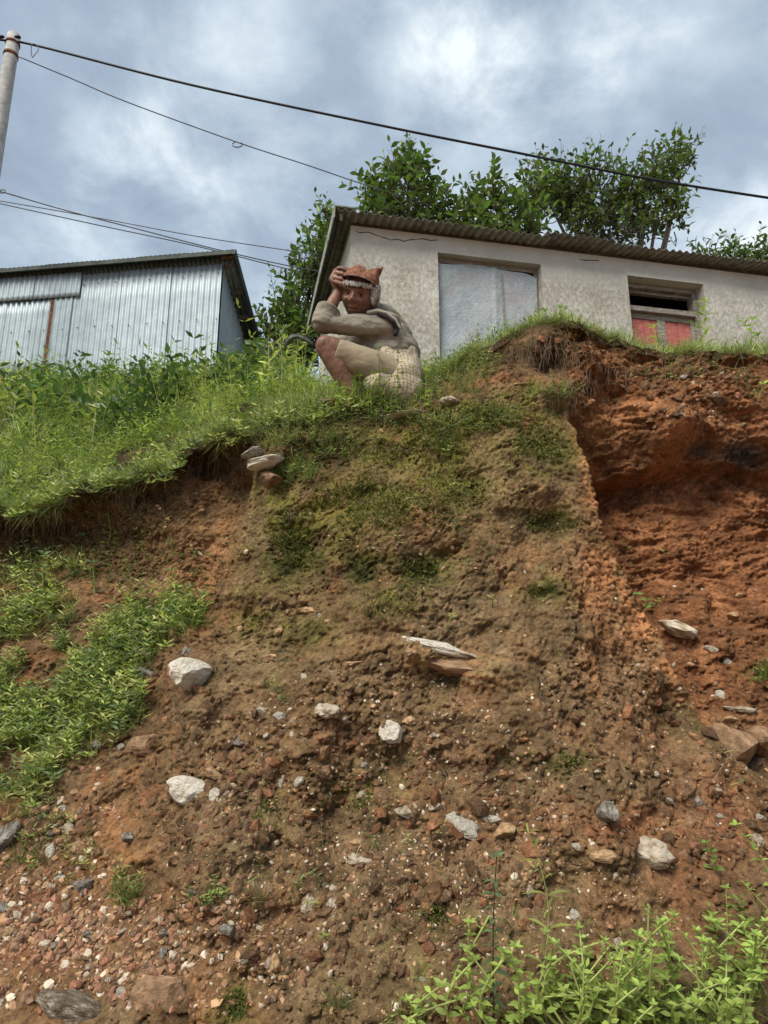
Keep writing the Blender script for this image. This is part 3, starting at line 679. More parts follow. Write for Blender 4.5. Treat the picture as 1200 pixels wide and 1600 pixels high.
# ---- corrugated tin shed on the left
S0 = at(348, 408, 9.05)
def shed_far():
    xc, yc = (0-600)/FPX, (800-436)/FPX; tn = (ST+yc*CT)/(CT-yc*ST); Y = (S0.z-EYE)/tn
    return at(0, 436, Y)
S1 = shed_far(); HS = 2.35
MS = frame_at(Vector((S0.x, S0.y, S0.z-HS)), S0-S1)       # local x grows to the right, front corner at x = 0
shed = empty('shed'); shed.matrix_world = MS
tag(shed, 'shed clad in vertical galvanised corrugated sheets with a dark sloping roof, on weedy slope', 'shed')
def galv(name, k=1.0):
    m, t, b = mat_new(name); v = objco(t, (1, 1, .25))
    oi = t.nodes.new('ShaderNodeObjectInfo').outputs['Random']
    c = nramp(t, nnoise(t, 5, 6, .6, v), [(.3, (.30*k, .365*k, .405*k)), (.7, (.44*k, .51*k, .55*k))])
    hs = t.nodes.new('ShaderNodeHueSaturation'); t.links.new(c, hs.inputs['Color']); t.links.new(math_node(t, 'ADD', math_node(t, 'MULTIPLY', oi, .22), .88), hs.inputs['Value'])
    c = nmix(t, nramp(t, nnoise(t, 18, 6, .7, v), [(.60, (0, 0, 0)), (.75, (.55, .55, .55))]), hs.outputs[0], (.24*k, .25*k, .25*k))
    rs = t.nodes.new('ShaderNodeMapping'); rs.inputs['Scale'].default_value = (9, 1, 1.1); t.links.new(objco(t), rs.inputs[0])
    c = nmix(t, nramp(t, nnoise(t, 2.2, 7, .7, rs.outputs[0]), [(.60, (0, 0, 0)), (.78, (.65, .65, .65))]), c, (.17, .10, .065))
    t.links.new(c, b.inputs['Base Color']); b.inputs['Metallic'].default_value = .3; b.inputs['Roughness'].default_value = .55
    b.inputs['Specular IOR Level'].default_value = .4
    nbump(t, b, nnoise(t, 6, 4, .6, objco(t)), .15, .01)
    return m
M_galv = galv('galvanised_tin'); M_rust = mottled('rust', (.07, .03, .018), (.22, .10, .055), 25, .9, .3)
MR = Matrix.Rotation(math.radians(90), 4, 'X')      # sheet's y -> up, sheet's z -> -y (towards the viewer)
gx_, gz_ = on_plane(85, 465, MS); _, gzb = on_plane(80, 586, MS); tx1, tz1 = on_plane(126, 464, MS)
def vsheet(name, x0, x1, z0, z1, y=0.0, parent=shed, mat=M_galv, pitch=.09, amp=.010):
    return corr_sheet(name, x1-x0, z1-z0, mat, parent, Matrix.Translation((x0, y, z0)) @ MR, pitch=pitch, amp=amp, rows=6)
x = 0.0; k = 0; r = random.Random(3)
while x-.80 > gx_+.01:
    vsheet('wall_sheet', x-.82, x, 0, HS-.03+r.uniform(-.035, .015), -.004*(k % 2)); x -= .79; k += 1
vsheet('wall_sheet', gx_+.02, x+.02, 0, HS-.04, -.006)
LX = -6.4
x = tx1; k = 0
while x > LX:
    vsheet('upper_wall_sheet', x-.80, x, tz1, HS-.02, -.034-.004*(k % 2)); x -= .77; k += 1
x = gx_-.02; k = 0
while x > LX:
    vsheet('lower_wall_sheet', x-.78, x, gzb-.02, tz1+.05, -.004*(k % 2)); x -= .75; k += 1
gm_ = MB(); gm_.box((gx_-.035, -.016, gzb-.2), (gx_+.03, .02, tz1+.02)); gm_.build('gap_post', M_rust, shed)
# plinth of pale rubble stones
r = random.Random(8); x = gx_+.02
while x > LX:
    w_ = r.uniform(.22, .42); pm = MB(); h_ = gzb-.03+r.uniform(-.02, .01)
    pm.tube([(x-w_, -.0, h_/2-.02), (x-w_*.9, -.0, h_/2), (x-w_*.1, 0, h_/2+.01), (x-.01, 0, h_/2)], [h_*.3, h_*.52, h_*.5, h_*.32], 7)
    pm.build('plinth_stone', M_stone_tan if r.random() < .35 else M_stone_pale, shed, True); x -= w_+.005
nm = MB(); r = random.Random(4)
for zf in (.25, .62, .95):
    for i in range(int(6.3/.27)):
        xx = -.05-i*.27+r.uniform(-.02, .02); z_ = (HS-.1)*zf+r.uniform(-.012, .012)
        if xx < tx1 and z_ > tz1-.05: continue
        nm.tube([(xx, -.012, z_), (xx, -.022, z_)], [.011, .006], 6)
tag(nm.build('roofing_nails', M_rust, shed), kind='stuff')
# right side wall, following the falling roof
SD = 2.6; FALL = math.tan(math.radians(31)); fa = math.atan(FALL)
for k in range(4):
    y0 = k*.62; y1 = min(SD, y0+.64); n = 40; yy = np.linspace(y0, y1, n); zc_ = .010*np.cos(yy/.09*2*np.pi)
    V = []
    for th_ in (0, .002):
        for y_, o_ in zip(yy, zc_): V += [(o_+th_+.004, y_, 0), (o_+th_+.004, y_, HS-.06-y_*FALL)]
    Fq = [(2*i, 2*i+1, 2*i+3, 2*i+2) for i in range(n-1)]+[(2*n+2*i, 2*n+2*i+2, 2*n+2*i+3, 2*n+2*i+1) for i in range(n-1)]
    mk('side_sheet', V, np.array(Fq), M_galv, shed)
# roof sheets with front fascia and underside battens on the verge
x = .26; k = 0
while x > LX:
    Mx = Matrix.Translation((x-.82, -.16, HS+.055+.16*FALL*.15+.006*(k % 2))) @ Matrix.Rotation(-fa, 4, 'X')
    corr_sheet('roof_sheet', .82, (SD+.3)/math.cos(fa), M_darktin, shed, Mx, amp=.010, rows=2); x -= .74; k += 1
fb = MB(); fb.box((LX, -.165, HS+.0), (.265, -.135, HS+.062)); fb.build('eave_board', M_darktin, shed)
fb = MB(); fb.box((.225, 0, -.095), (.262, (SD+.3)/math.cos(fa), -.012)); o = fb.build('verge_board', M_darktin, shed); o.matrix_local = Matrix.Translation((0, -.16, HS+.045)) @ Matrix.Rotation(-fa, 4, 'X')
for k in range(7):
    bb = MB(); bb.box((.03, .18+k*.42, -.075), (.224, .23+k*.42, -.018)); o = bb.build('batten', M_wood_dark, shed); o.matrix_local = Matrix.Translation((0, -.16, HS+.045)) @ Matrix.Rotation(-fa, 4, 'X')
bb = MB(); bb.box((.02, -.10, HS-.02), (.2, -.05, HS+.03)); bb.build('rafter_end', M_rust, shed)
bk = MB(); bk.box((LX, .05, 0), (-.02, .06, HS-.1)); bk.build('inner_lining', M_dark, shed)
# ---- concrete pole and overhead cables
M_conc = mottled('pole_concrete', (.28, .28, .27), (.44, .44, .43), 12, .85, .3)
M_black = mottled('black_cable', (.008, .008, .01), (.02, .02, .022), 20, .5, 0)
M_greyc = mottled('grey_wire', (.07, .075, .09), (.13, .135, .15), 20, .5, 0)
PY = 8.3
pt = at(22, 56, PY); pole = empty('utility_pole', (pt.x, pt.y, 4.6))
tag(pole, 'grey concrete utility pole with iron band and cable clamps, cut off by left edge', 'pole')
hp = pt.z-4.6
m_ = MB(); zs_ = np.linspace(0, hp, 12); m_.tube([(0, 0, z) for z in zs_]+[(0, 0, hp+.02)], [.145-.055*z/hp for z in zs_]+[.06], 20); m_.build('shaft', M_conc, pole, True)
def zpole(py): return at(15, py, PY).z-4.6
for py, hh in ((87, .05), (69, .035)):
    m_ = MB(); z = zpole(py); m_.tube([(0, 0, z-hh/2), (0, 0, z+hh/2)], [.104, .104], 20); m_.build('band', M_rust, pole, True)
for dx in (-.13, .13):
    m_ = MB(); z = zpole(67); m_.tube([(dx*.6, -.1, z), (dx, -.1, z), (dx*1.3, -.1, z-.01)], [.015, .028, .015], 8); m_.build('clamp', M_black, pole, True)
def cable(name, pts, rad, label, grp, mat, k=6):
    P = [at(*p) for p in pts]; Q = []
    P = [P[0]*2-P[1]]+P+[P[-1]*2-P[-2]]
    for i in range(1, len(P)-2):
        for t in np.linspace(0, 1, 9)[:-1]:
            a, b, c, d = P[i-1], P[i], P[i+1], P[i+2]
            Q.append(.5*((2*b)+(c-a)*t+(2*a-5*b+4*c-d)*t*t+(3*b-a-3*c+d)*t**3))
    Q.append(P[-2])
    m_ = MB(); m_.tube(Q, rad, k); o = m_.build(name, mat, None, True)
    tag(o, label, 'cable', grp); return o
cable('overhead_cable', [(-200, 30, 8.2), (0, 62, 8.25), (60, 72, 8.25), (300, 133, 8.1), (600, 197, 8.0), (800, 237, 8.0), (1000, 277, 8.0), (1200, 309, 8.0), (1500, 352, 8.0)], .017,
      'thick black overhead cable sagging across the whole sky from the pole top', 'overhead cables', M_black)
cable('overhead_cable', [(28, 88, 8.25), (110, 122, 8.4), (200, 160, 8.5), (370, 222, 8.8), (480, 258, 9.1), (565, 287, 9.4), (700, 330, 9.9)], .0085,
      'thin grey wire from the pole band down to the tree behind the house', 'overhead cables', M_greyc)
cable('overhead_cable', [(-60, 283, 8.6), (0, 299, 8.6), (100, 328, 8.7), (200, 354, 8.8), (340, 390, 9.0), (440, 413, 9.4), (520, 428, 9.8)], .0085,
      'lower wire with a small hook at the left edge, crossing above the shed roof', 'overhead cables', M_greyc)
cable('overhead_cable', [(-60, 303, 9.5), (0, 318, 9.5), (150, 351, 9.5), (300, 383, 9.5), (440, 418, 9.9), (520, 436, 10.2)], .0085,
      'lowest wire crossing just over the shed roof corner to the tree', 'overhead cables', M_greyc)
cable('overhead_cable', [(-60, 306, 9.2), (0, 314, 9.2), (150, 340, 9.3), (300, 368, 9.4), (435, 389, 9.6), (500, 398, 9.8)], .007,
      'faint wire reaching the tree above the other low wires', 'overhead cables', M_greyc)
th_ = np.linspace(0, 2*np.pi, 25)
c = at(53, 79, 8.22); m_ = MB(); m_.tube([(c.x+.052*math.sin(a)*(1+.2*math.sin(a)), c.y+.02*math.sin(2*a), c.z+.12*math.cos(a)) for a in th_], .006, 5, False)
tag(m_.build('cable_loop', M_greyc, None, True), 'narrow loop of wire hanging from the thick cable beside the pole', 'wire loop')
c = at(371, 224, 8.78); m_ = MB(); m_.tube([(c.x+.075*math.sin(a), c.y, c.z-.02+.05*math.cos(a)) for a in th_[3:23]], .009, 5, True)
tag(m_.build('cable_loop', M_greyc, None, True), 'small splice loop on the thin wire in the middle of the sky', 'wire loop')
c = at(4, 299, 8.6); m_ = MB(); m_.tube([(c.x+.04*math.sin(a), c.y, c.z+.03*math.cos(a)) for a in th_], .008, 5, False)
tag(m_.build('cable_loop', M_greyc, None, True), 'tiny wire hook at the left edge above the shed', 'wire loop')
# ------------------------------------------------------------------ the squatting man
PXM = 3.42/FPX                                   # metres per photograph pixel at his distance
def bl_sphere(c, r, B=None, n=(20, 14)):
    u = np.linspace(0, 2*np.pi, n[0], endpoint=False); w = np.linspace(0, np.pi, n[1])
    U, Wv = np.meshgrid(u, w[1:-1], indexing='ij')
    V = np.stack([np.cos(U)*np.sin(Wv), np.sin(U)*np.sin(Wv), np.cos(Wv)], -1).reshape(-1, 3)
    V = np.concatenate([V, [[0, 0, 1], [0, 0, -1]]])*np.asarray(r)
    if B is not None: V = V @ np.asarray(B)
    m = n[1]-2; i = np.arange(n[0])[:, None]; j = np.arange(m-1)[None]; i2 = (i+1) % n[0]
    Q = np.stack([i*m+j, i*m+j+1, i2*m+j+1, i2*m+j], -1).reshape(-1, 4)
    a = len(V)-2; T = [(a, k*m, ((k+1) % n[0])*m) for k in range(n[0])]+[(a+1, ((k+1) % n[0])*m+m-1, k*m+m-1) for k in range(n[0])]
    return V+np.asarray(c), np.array(T), Q
def capsule(mb, p, q, r0, r1, flat=False, k=20):
    p = np.array(p, float); q = np.array(q, float); L = np.linalg.norm(q-p)
    if flat:
        mb.tube([p, p+(q-p)*.5, q], [r0, (r0+r1)/2, r1], k)
    else:
        mb.tube([p, p+(q-p)*.5, q], [r0, (r0+r1)/2, r1], k)
        mb.more(*bl_sphere(p, (r0*.995,)*3)); mb.more(*bl_sphere(q, (r1*.995,)*3))
def remesh(mb, name, voxel, mat, parent, smooth_it=3, disp=None):
    o = mb.build('temp_shape', None); md = o.modifiers.new('r', 'REMESH'); md.mode = 'VOXEL'; md.voxel_size = voxel; md.use_smooth_shade = True
    if smooth_it:
        m2 = o.modifiers.new('s', 'SMOOTH'); m2.iterations = smooth_it; m2.factor = .5
    dg = bpy.context.evaluated_depsgraph_get(); me = bpy.data.meshes.new_from_object(o.evaluated_get(dg))
    bpy.data.objects.remove(o); me.name = name; me.materials.clear(); me.materials.append(mat)
    if disp:
        n = len(me.vertices); V = np.empty(n*3, np.float32); N = np.empty(n*3, np.float32)
        me.vertices.foreach_get('co', V); me.vertices.foreach_get('normal', N); V = V.reshape(-1, 3); N = N.reshape(-1, 3)
        V = V+N*disp(V)[:, None]; me.vertices.foreach_set('co', V.astype(np.float32).ravel()); me.update()
    me.polygons.foreach_set('use_smooth', np.ones(len(me.polygons), bool))
    return link(bpy.data.objects.new(name, me), parent)
def a3(px, py, Y): return np.array(tuple(at(px, py, Y)))
man = empty('person')
tag(man, 'elderly man squatting on the bank, hand on his orange-brown cap, grey shirt and checked waistcloth', 'person')
M_skin = mottled('sunburnt_skin', (.10, .048, .032), (.24, .125, .084), 18, .55, .15, .002, spec=.35)
M_hair = mottled('white_hair', (.34, .33, .31), (.80, .79, .77), 90, .8, .6, .003, stretch=(1, 1, .2))
M_cap = mottled('patterned_cap_cloth', (.10, .04, .028), (.17, .075, .045), 70, .9, .5, .003, c3=(.28, .14, .085))
M_shirt = mottled('grey_shirt', (.175, .158, .125), (.27, .245, .20), 5, .9, .3, .004)
M_shorts = mottled('khaki_cotton', (.21, .17, .115), (.30, .25, .18), 6, .9, .3, .003)
M_vest = mottled('dark_vest', (.012, .012, .014), (.03, .03, .034), 9, .9, .2)
M_pale = mottled('pale_cloth', (.30, .28, .24), (.42, .39, .34), 8, .9, .3)
def plaid():
    m, t, b = mat_new('checked_cloth'); v = objco(t); s = t.nodes.new('ShaderNodeSeparateXYZ'); t.links.new(v, s.inputs[0])
    c = nramp(t, nnoise(t, 6, 4, .6, v), [(.3, (.33, .28, .19)), (.7, (.46, .40, .30))])
    wob = math_node(t, 'MULTIPLY', nnoise(t, 7, 3, .5, v), .035)
    for ax, per in ((0, .021), (2, .020)):
        q = math_node(t, 'ADD', math_node(t, 'ADD', s.outputs[ax], math_node(t, 'MULTIPLY', s.outputs[1], .5)), wob)
        q = math_node(t, 'FRACT', math_node(t, 'MULTIPLY', q, 1/per))
        l1 = math_node(t, 'LESS_THAN', q, .22)
        c = nmix(t, math_node(t, 'MULTIPLY', l1, .55), c, (.10, .055, .04))
    t.links.new(c, b.inputs['Base Color']); b.inputs['Roughness'].default_value = .9
    nbump(t, b, nnoise(t, 30, 4, .6, v), .3, .004); return m
M_plaid = plaid()
# head frame
HC = a3(560, 463, 3.03)
toc = np.array([0, 0, EYE])-HC; toc /= np.linalg.norm(toc)
f = toc+np.array([-.26, 0, .03]); f /= np.linalg.norm(f)
up0 = np.array([.27, .2, 1.0]); r_ = np.cross(f, up0); r_ /= np.linalg.norm(r_); u_ = np.cross(r_, f)
HB = 1.10*np.stack([r_, f, u_])           # rows: local x (towards his right), y forward, z up  -> world
def hl(x, y, z): return HC+np.array([x, y, z]) @ HB
def head_shape(V):
    """V in local head coordinates on a unit sphere -> sculpted head"""
    x, y, z = V[:, 0].copy(), V[:, 1].copy(), V[:, 2].copy()
    X = x*.073; Y = y*.088; Z = z*.108
    jaw = sstep(-.1, -1, z); X *= 1-.30*jaw; Y *= np.where(y > 0, 1-.10*jaw, 1-.35*jaw)
    X *= 1+.05*sstep(.2, .8, z); fr = sstep(0, .5, y)
    g = lambda cx, cz, sx, sz: np.exp(-((X-cx)/sx)**2-((Z-cz)/sz)**2)*fr
    Y += .024*g(0, -.016, .0115, .015)+.013*g(0, .002, .009, .02)+.008*g(.012, -.02, .007, .008)+.008*g(-.012, -.02, .007, .008)
    Y -= .013*(g(.031, .008, .016, .010)+g(-.031, .008, .016, .010))
    Y += .008*(g(.03, .028, .022, .008)+g(-.03, .028, .022, .008))
    Y += .009*(g(.043, -.018, .018, .016)+g(-.043, -.018, .018, .016))
    Y -= .009*(g(.026, -.038, .006, .020)+g(-.026, -.038, .006, .020))
    Y -= .004*(g(.030, -.004, .020, .003)+g(-.030, -.004, .020, .003))
    Y += .006*g(0, -.047, .022, .006)+.006*g(0, -.062, .02, .006)-.008*g(0, -.0545, .024, .0028)
    Y += .010*g(0, -.088, .02, .014)-.004*g(0, .040, .05, .003)-.004*g(0, .050, .05, .003)
    return np.stack([X, Y, Z], -1)
V, T, Q = bl_sphere((0, 0, 0), (1, 1, 1), n=(128, 96))
V = head_shape(V) @ HB+HC
body = MB(); body.more(V, T, Q)
# ears
for s in (-1, 1):
    V, T, Q = bl_sphere((0, 0, 0), (.010, .019, .032), n=(16, 12)); V[:, 0] += s*.006*np.exp(-(V[:, 1]/.01)**2)*0
    c_ = np.array([s*.074, -.002, -.004]); body.more((V+c_+np.array([s*.006, 0, 0])) @ HB+HC, T, Q)
NB = a3(592, 500, 3.16)
capsule(body, hl(0, -.02, -.06), NB, .05, .055)
SL, SR = a3(606, 508, 3.06), a3(578, 505, 3.30)
HIPL, HIPR = a3(616, 588, 3.10), a3(622, 588, 3.22)
capsule(body, NB, a3(618, 560, 3.17), .072, .10); capsule(body, SL, SR, .046, .046); capsule(body, a3(618, 560, 3.17), (HIPL+HIPR)/2, .10, .09)
KL, KR = a3(509, 540, 2.99), a3(515, 545, 3.2)
AL_, AR_ = a3(552, 626, 3.06), a3(556, 628, 3.2)
capsule(body, HIPL, KL+(HIPL-KL)*.08, .085, .055); capsule(body, KL, KL, .048, .048)
KF = KL+np.array([-.006, -.012, .002]); capsule(body, KF, KF, .040, .040)
calf = KL*.62+AL_*.38+np.array([.012, .0, -.004])
capsule(body, KL, calf, .050, .053); capsule(body, calf, AL_, .053, .033)
capsule(body, HIPR, KR, .085, .055); capsule(body, KR, AR_, .05, .033)
for A in (AL_, AR_):
    toe = A+np.array([-.10, -.11, -.06]); heel = A+np.array([.03, .0, -.045])
    capsule(body, A, heel, .034, .03); capsule(body, heel, toe, .03, .026)
    for i in range(5):
        b0 = toe+np.array([.0, (i-2)*.016, 0]); capsule(body, b0, b0+np.array([-.035+.004*i, (i-2)*.003-.01, -.006]), .011, .009, k=8)
# left arm up to the cap
EL = a3(503, 506, 2.98); WR = a3(531, 452, 3.0)
capsule(body, SL, EL, .038, .034); mid = EL*.6+WR*.4; capsule(body, EL, mid, .036, .033); capsule(body, mid, WR, .033, .0225)
capsule(body, WR, WR, .0235, .0235)
def hand(body, wr, palm_end, knuck_dir, tips, thumb, scale=1.0):
    wr = np.array(wr); pe = np.array(palm_end)
    for i in range(4):
        k_ = pe+knuck_dir*((i-1.5)*.0195*scale)
        capsule(body, wr+knuck_dir*((i-1.5)*.010), k_, .020*scale, .0135*scale, k=10)
        m1, m2, tp = tips[i]
        capsule(body, k_, m1, .0132, .0118, k=10); capsule(body, m1, m2, .0115, .0104, k=10); capsule(body, m2, tp, .0102, .0090, k=10)
    capsule(body, wr+(thumb[0]-wr)*.3, thumb[0], .014, .012, k=10); capsule(body, thumb[0], thumb[1], .0115, .0105, k=10); capsule(body, thumb[1], thumb[2], .0105, .009, k=10)
# palm against temple, knuckles up-left, fingers bent over the front of the cap
P = lambda px, py, Y: a3(px, py, Y)
kn = P(521, 430, 2.985); kd = (P(526, 421, 3.0)-P(516, 440, 2.975)); kd /= np.linalg.norm(kd)
tips = [(P(525, 441, 2.955), P(534, 444, 2.947), P(539, 449, 2.95)), (P(524, 434, 2.95), P(534, 436, 2.940), P(541, 441, 2.945)),
        (P(526, 426, 2.952), P(535, 428, 2.940), P(543, 433, 2.945)), (P(530, 419, 2.962), P(538, 420, 2.948), P(545, 425, 2.948))]
hand(body, WR, kn, kd, tips, (P(541, 447, 2.985), P(546, 438, 2.98), P(549, 430, 2.975)))
# right arm folded behind the knees
ER = a3(535, 540, 3.24); WR2 = a3(545, 560, 3.12)
capsule(body, SR, ER, .045, .038); capsule(body, ER, WR2, .034, .024)
k2 = WR2+np.array([.03, -.03, -.02]); kd2 = np.array([0, .3, .95])
hand(body, WR2, k2, kd2, [tuple(k2+kd2*((i-1.5)*.019)+np.array([.025*j, -.012*j, -.004*j*j]) for j in (1, 2, 2.7)) for i in range(4)], (WR2+np.array([.01, -.03, .03]), WR2+np.array([.03, -.045, .035]), WR2+np.array([.045, -.055, .03])))
remesh(body, 'body', .0032, M_skin, man, 2, lambda V: .0012*fbm(V[:, 0]*60, V[:, 1]*60, V[:, 2]*60, 3, 4))
# eyes, brows, mouth
M_eyew = mottled('eye_white', (.20, .15, .12), (.30, .24, .2), 40, .4, 0); M_iris = mottled('dark_iris', (.01, .007, .005), (.02, .012, .01), 40, .2, 0)
M_line = mottled('dark_lip_line', (.03, .012, .01), (.05, .02, .015), 40, .8, 0); M_brow = mottled('dark_eyebrow', (.03, .02, .018), (.09, .07, .06), 90, .9, 0)
for s in (-1, 1):
    e = MB(); e.more(*[q if i else (q @ HB+HC) for i, q in enumerate(bl_sphere((s*.030, .0705, .0055), (.0120, .006, .0027)))]); eo = e.build('eye', M_eyew, man, True)
    e = MB(); e.more(*[q if i else (q @ HB+HC) for i, q in enumerate(bl_sphere((s*.030-.001, .0745, .0052), (.0055, .003, .0027)))]); e.build('iris', M_iris, eo, True)
    e = MB(); e.tube([hl(s*(.016+.006*i), .0815-.0019*i*i*.4, .0245+.0016*i-.0005*i*i) for i in range(6)], [.003, .0042, .0046, .004, .003, .0015], 6); e.build('eyebrow', M_brow, man, True)
    e = MB(); e.tube([hl(s*(.018+.005*i), .0765-.0007*i*i, .0112+.0012*math.sin(i*.8)) for i in range(6)], .0016, 5); e.build('eyelid', M_line, man, True)
e = MB(); e.tube([hl(-.024+.008*i, .0835-.0009*(i-3)**2, -.0545+.0011*(i-3)**2) for i in range(7)], [.0008, .0018, .002, .002, .002, .0018, .0008], 5); e.build('mouth', M_line, man, True)
# white hair: shell with combed tufts below the cap
hb = MB()
V, T, Q = bl_sphere((0, 0, 0), (1, 1, 1), n=(64, 48)); L = V.copy()
V = head_shape(V); V *= 1.06; V[:, 2] = np.minimum(V[:, 2], .062)
face = (L[:, 1] > .35) & (V[:, 2] < .050); low = V[:, 2] < -.035+.03*(L[:, 1] > 0)
drop = face | low
V[drop] *= .90
hb.more(V @ HB+HC, T, Q)
rg = np.random.default_rng(5)
for _ in range(1100):
    th = rg.uniform(-np.pi, np.pi); zz_ = rg.uniform(-.028, .052)
    if abs(th) < 1.0: zz_ = rg.uniform(.036, .044)
    x_ = math.sin(th)*.078; y_ = math.cos(th)*.092
    if 1.25 < abs(th) < 1.85 and zz_ < .004: continue
    if 1.0 <= abs(th) <= 1.25 and zz_ < -.02: continue
    if abs(th) < 1.0 and rg.random() < .35: continue
    bulk = 1.0+.12*(abs(th) > 1.0)
    p0 = hl(x_*1.0, y_*1.0, zz_+.018); dn = rg.uniform(.004, .022) if abs(th) < 1.0 else rg.uniform(.02, .036)
    p1 = hl(x_*1.07*bulk+rg.normal(0, .003), y_*1.07, zz_+.018-dn*.6); p2 = hl(x_*1.07*bulk+rg.normal(0, .006), y_*1.065, zz_+.018-dn)
    hb.tube([p0, p1, p2], [.0016, .0024, .0005], 4)
hb.build('hair', M_hair, man, True)
# cap: brim ring rising to a folded ridge with a front peak and a back tip
cb = []; NU, NT = 56, 16
for j in range(NT):
    t = j/(NT-1)
    for i in range(NU):
        a = 2*np.pi*i/NU; ca, sa = math.cos(a), math.sin(a)           # a=0: his left (photo right)
        bx, by, bz = -.085*ca, .101*sa, .050-.012*(-sa)+.020*sa-.018*max(0, ca)*(1-abs(sa))
        tx, ty, tz = -.079*ca, .034*sa, .104+.030*max(0, ca)**5+.030*math.exp(-((ca+.12)/.32)**2)+.012*max(0, -ca)**2
        if t < .16:  # folded band
            w = 1.035-.0*t
        else: w = 1.0+.03*math.sin(t*np.pi)
        q = t**1.1
        cb.append(hl((bx*(1-q)+tx*q)*w+.0016*math.sin(9*a+3*t), (by*(1-q)+ty*q)*w, bz*(1-q)+tz*q+.0015*math.sin(7*a)))
cb = np.array(cb); i = np.arange(NU)[None]; j = np.arange(NT-1)[:, None]; i2 = (i+1) % NU
Qc = np.stack([j*NU+i, j*NU+i2, (j+1)*NU+i2, (j+1)*NU+i], -1).reshape(-1, 4)
cen = cb[-NU:].mean(0)-np.array([0, 0, .012]); Vc = np.concatenate([cb, [cen]])
Tc = np.array([((NT-1)*NU+k, (NT-1)*NU+(k+1) % NU, NT*NU) for k in range(NU)])
capo = mk('cap', Vc, [Qc, Tc], M_cap, man, True)
e = MB(); ring = [hl(-.088*math.cos(a)*1.0, .1045*math.sin(a), .050+.012*math.sin(a)+.020*math.sin(a)-.018*max(0, math.cos(a))*(1-abs(math.sin(a)))) for a in np.linspace(0, 2*np.pi, 40)]
e.tube(ring, .0032, 6, False); e.build('cap_hem', M_vest, capo, True)
# back tip folded open like a small horn
tip = hl(-.094, -.005, .138)
e = MB(); e.tube([hl(-.066, -.01, .100), hl(-.078, -.008, .118), tip], [.018, .014, .003], 8); e.build('cap_tip', M_cap, capo, True)
# shirt
fold = lambda V: .011*fbm(V[:, 0]*9+V[:, 2]*16, V[:, 1]*9, V[:, 2]*20-V[:, 0]*6, 4, 14)-.007*np.abs(fbm(V[:, 0]*10, V[:, 1]*8, V[:, 2]*26+V[:, 0]*14, 3, 15))
sh = MB()
ELs = EL+(EL-SL)*.03
capsule(sh, SL, EL, .060, .044); capsule(sh, SL+np.array([0, -.012, -.01]), EL*.5+SL*.5+np.array([0, -.01, -.012]), .052, .044)
cuff = EL+(WR-EL)*.40; sh.tube([EL+(WR-EL)*-.10, EL+(WR-EL)*.12, cuff], [.050, .057, .064], 22)
capsule(sh, EL, EL, .046, .046)
capsule(sh, NB+np.array([.012, 0, -.02]), a3(622, 552, 3.18), .105, .115); capsule(sh, SL, SR, .068, .066); capsule(sh, SR, ER, .058, .05)
capsule(sh, SL+np.array([-.02, .02, .0]), NB, .066, .06)
capsule(sh, a3(612, 528, 3.12), a3(570, 516, 3.07), .06, .045)
capsule(sh, a3(612, 530, 3.12), a3(588, 552, 3.12), .085, .07); capsule(sh, a3(560, 535, 3.16), a3(600, 545, 3.12), .055, .07); capsule(sh, a3(625, 545, 3.10), a3(595, 545, 3.08), .06, .05)
remesh(sh, 'shirt', .005, M_shirt, man, 3, fold)
ce = MB(); q_ = cuff-EL; q_ = q_/np.linalg.norm(q_); ax1 = np.cross(q_, [0, 1, 0]); ax1 /= np.linalg.norm(ax1); ax2 = np.cross(q_, ax1)
ce.tube([cuff+q_*-.004+.0575*(math.cos(a)*ax1+math.sin(a)*ax2) for a in np.linspace(0, 2*np.pi, 30)], .0048, 6, False); ce.build('sleeve_hem', M_shirt, man, True)
ve = MB(); vp = [a3(591, 489, 2.985), a3(604, 493, 2.975), a3(614, 501, 2.98), a3(620, 512, 3.0), a3(618, 520, 3.0)]
for i in range(4): capsule(ve, vp[i]+np.array([0, .012, 0]), vp[i+1]+np.array([0, .012, 0]), .009+.003*(i > 1), .010+.003*(i > 0), k=10)
remesh(ve, 'vest_edge', .004, M_vest, man, 2)
co_ = MB(); vp = [a3(575, 486, 2.985), a3(590, 483, 2.98), a3(604, 487, 2.98), a3(617, 498, 2.995), a3(624, 510, 3.01)]
for i in range(4): capsule(co_, vp[i]+np.array([0, .014, 0]), vp[i+1]+np.array([0, .014, 0]), .010, .010, k=10)
remesh(co_, 'collar_cloth', .004, M_pale, man, 2, lambda V: .003*fbm(V[:, 0]*40, V[:, 1]*40, V[:, 2]*40, 3, 4))
# shorts and waistcloth
sr = MB(); hem = KL+(HIPL-KL)*.11
dv = (HIPL-KL)/np.linalg.norm(HIPL-KL)
sr.tube([hem+np.array([0.006, 0, -.014]), hem+(HIPL-KL)*.3+np.array([0, 0, -.012]), HIPL], [.064, .078, .10], 26)
sr.tube([KR+(HIPR-KR)*.17, HIPR], [.075, .11], 26)
remesh(sr, 'shorts', .005, M_shorts, man, 2, lambda V: .005*fbm(V[:, 0]*12, V[:, 1]*9, V[:, 2]*22, 3, 24))
wc = MB()
capsule(wc, a3(613, 523, 3.15), a3(626, 580, 3.16), .090, .118); capsule(wc, a3(624, 582, 3.13), a3(588, 592, 3.07), .11, .07)
capsule(wc, a3(602, 556, 3.06), a3(628, 590, 3.08), .045, .095); capsule(wc, a3(588, 600, 3.05), a3(630, 610, 3.08), .07, .10)
remesh(wc, 'waistcloth', .005, M_plaid, man, 14, lambda V: .009*fbm(V[:, 0]*15-V[:, 2]*6, V[:, 1]*9, V[:, 2]*5, 4, 34)-.009*np.abs(fbm(V[:, 0]*14-V[:, 2]*8, V[:, 1]*9, V[:, 2]*5, 2, 35)))
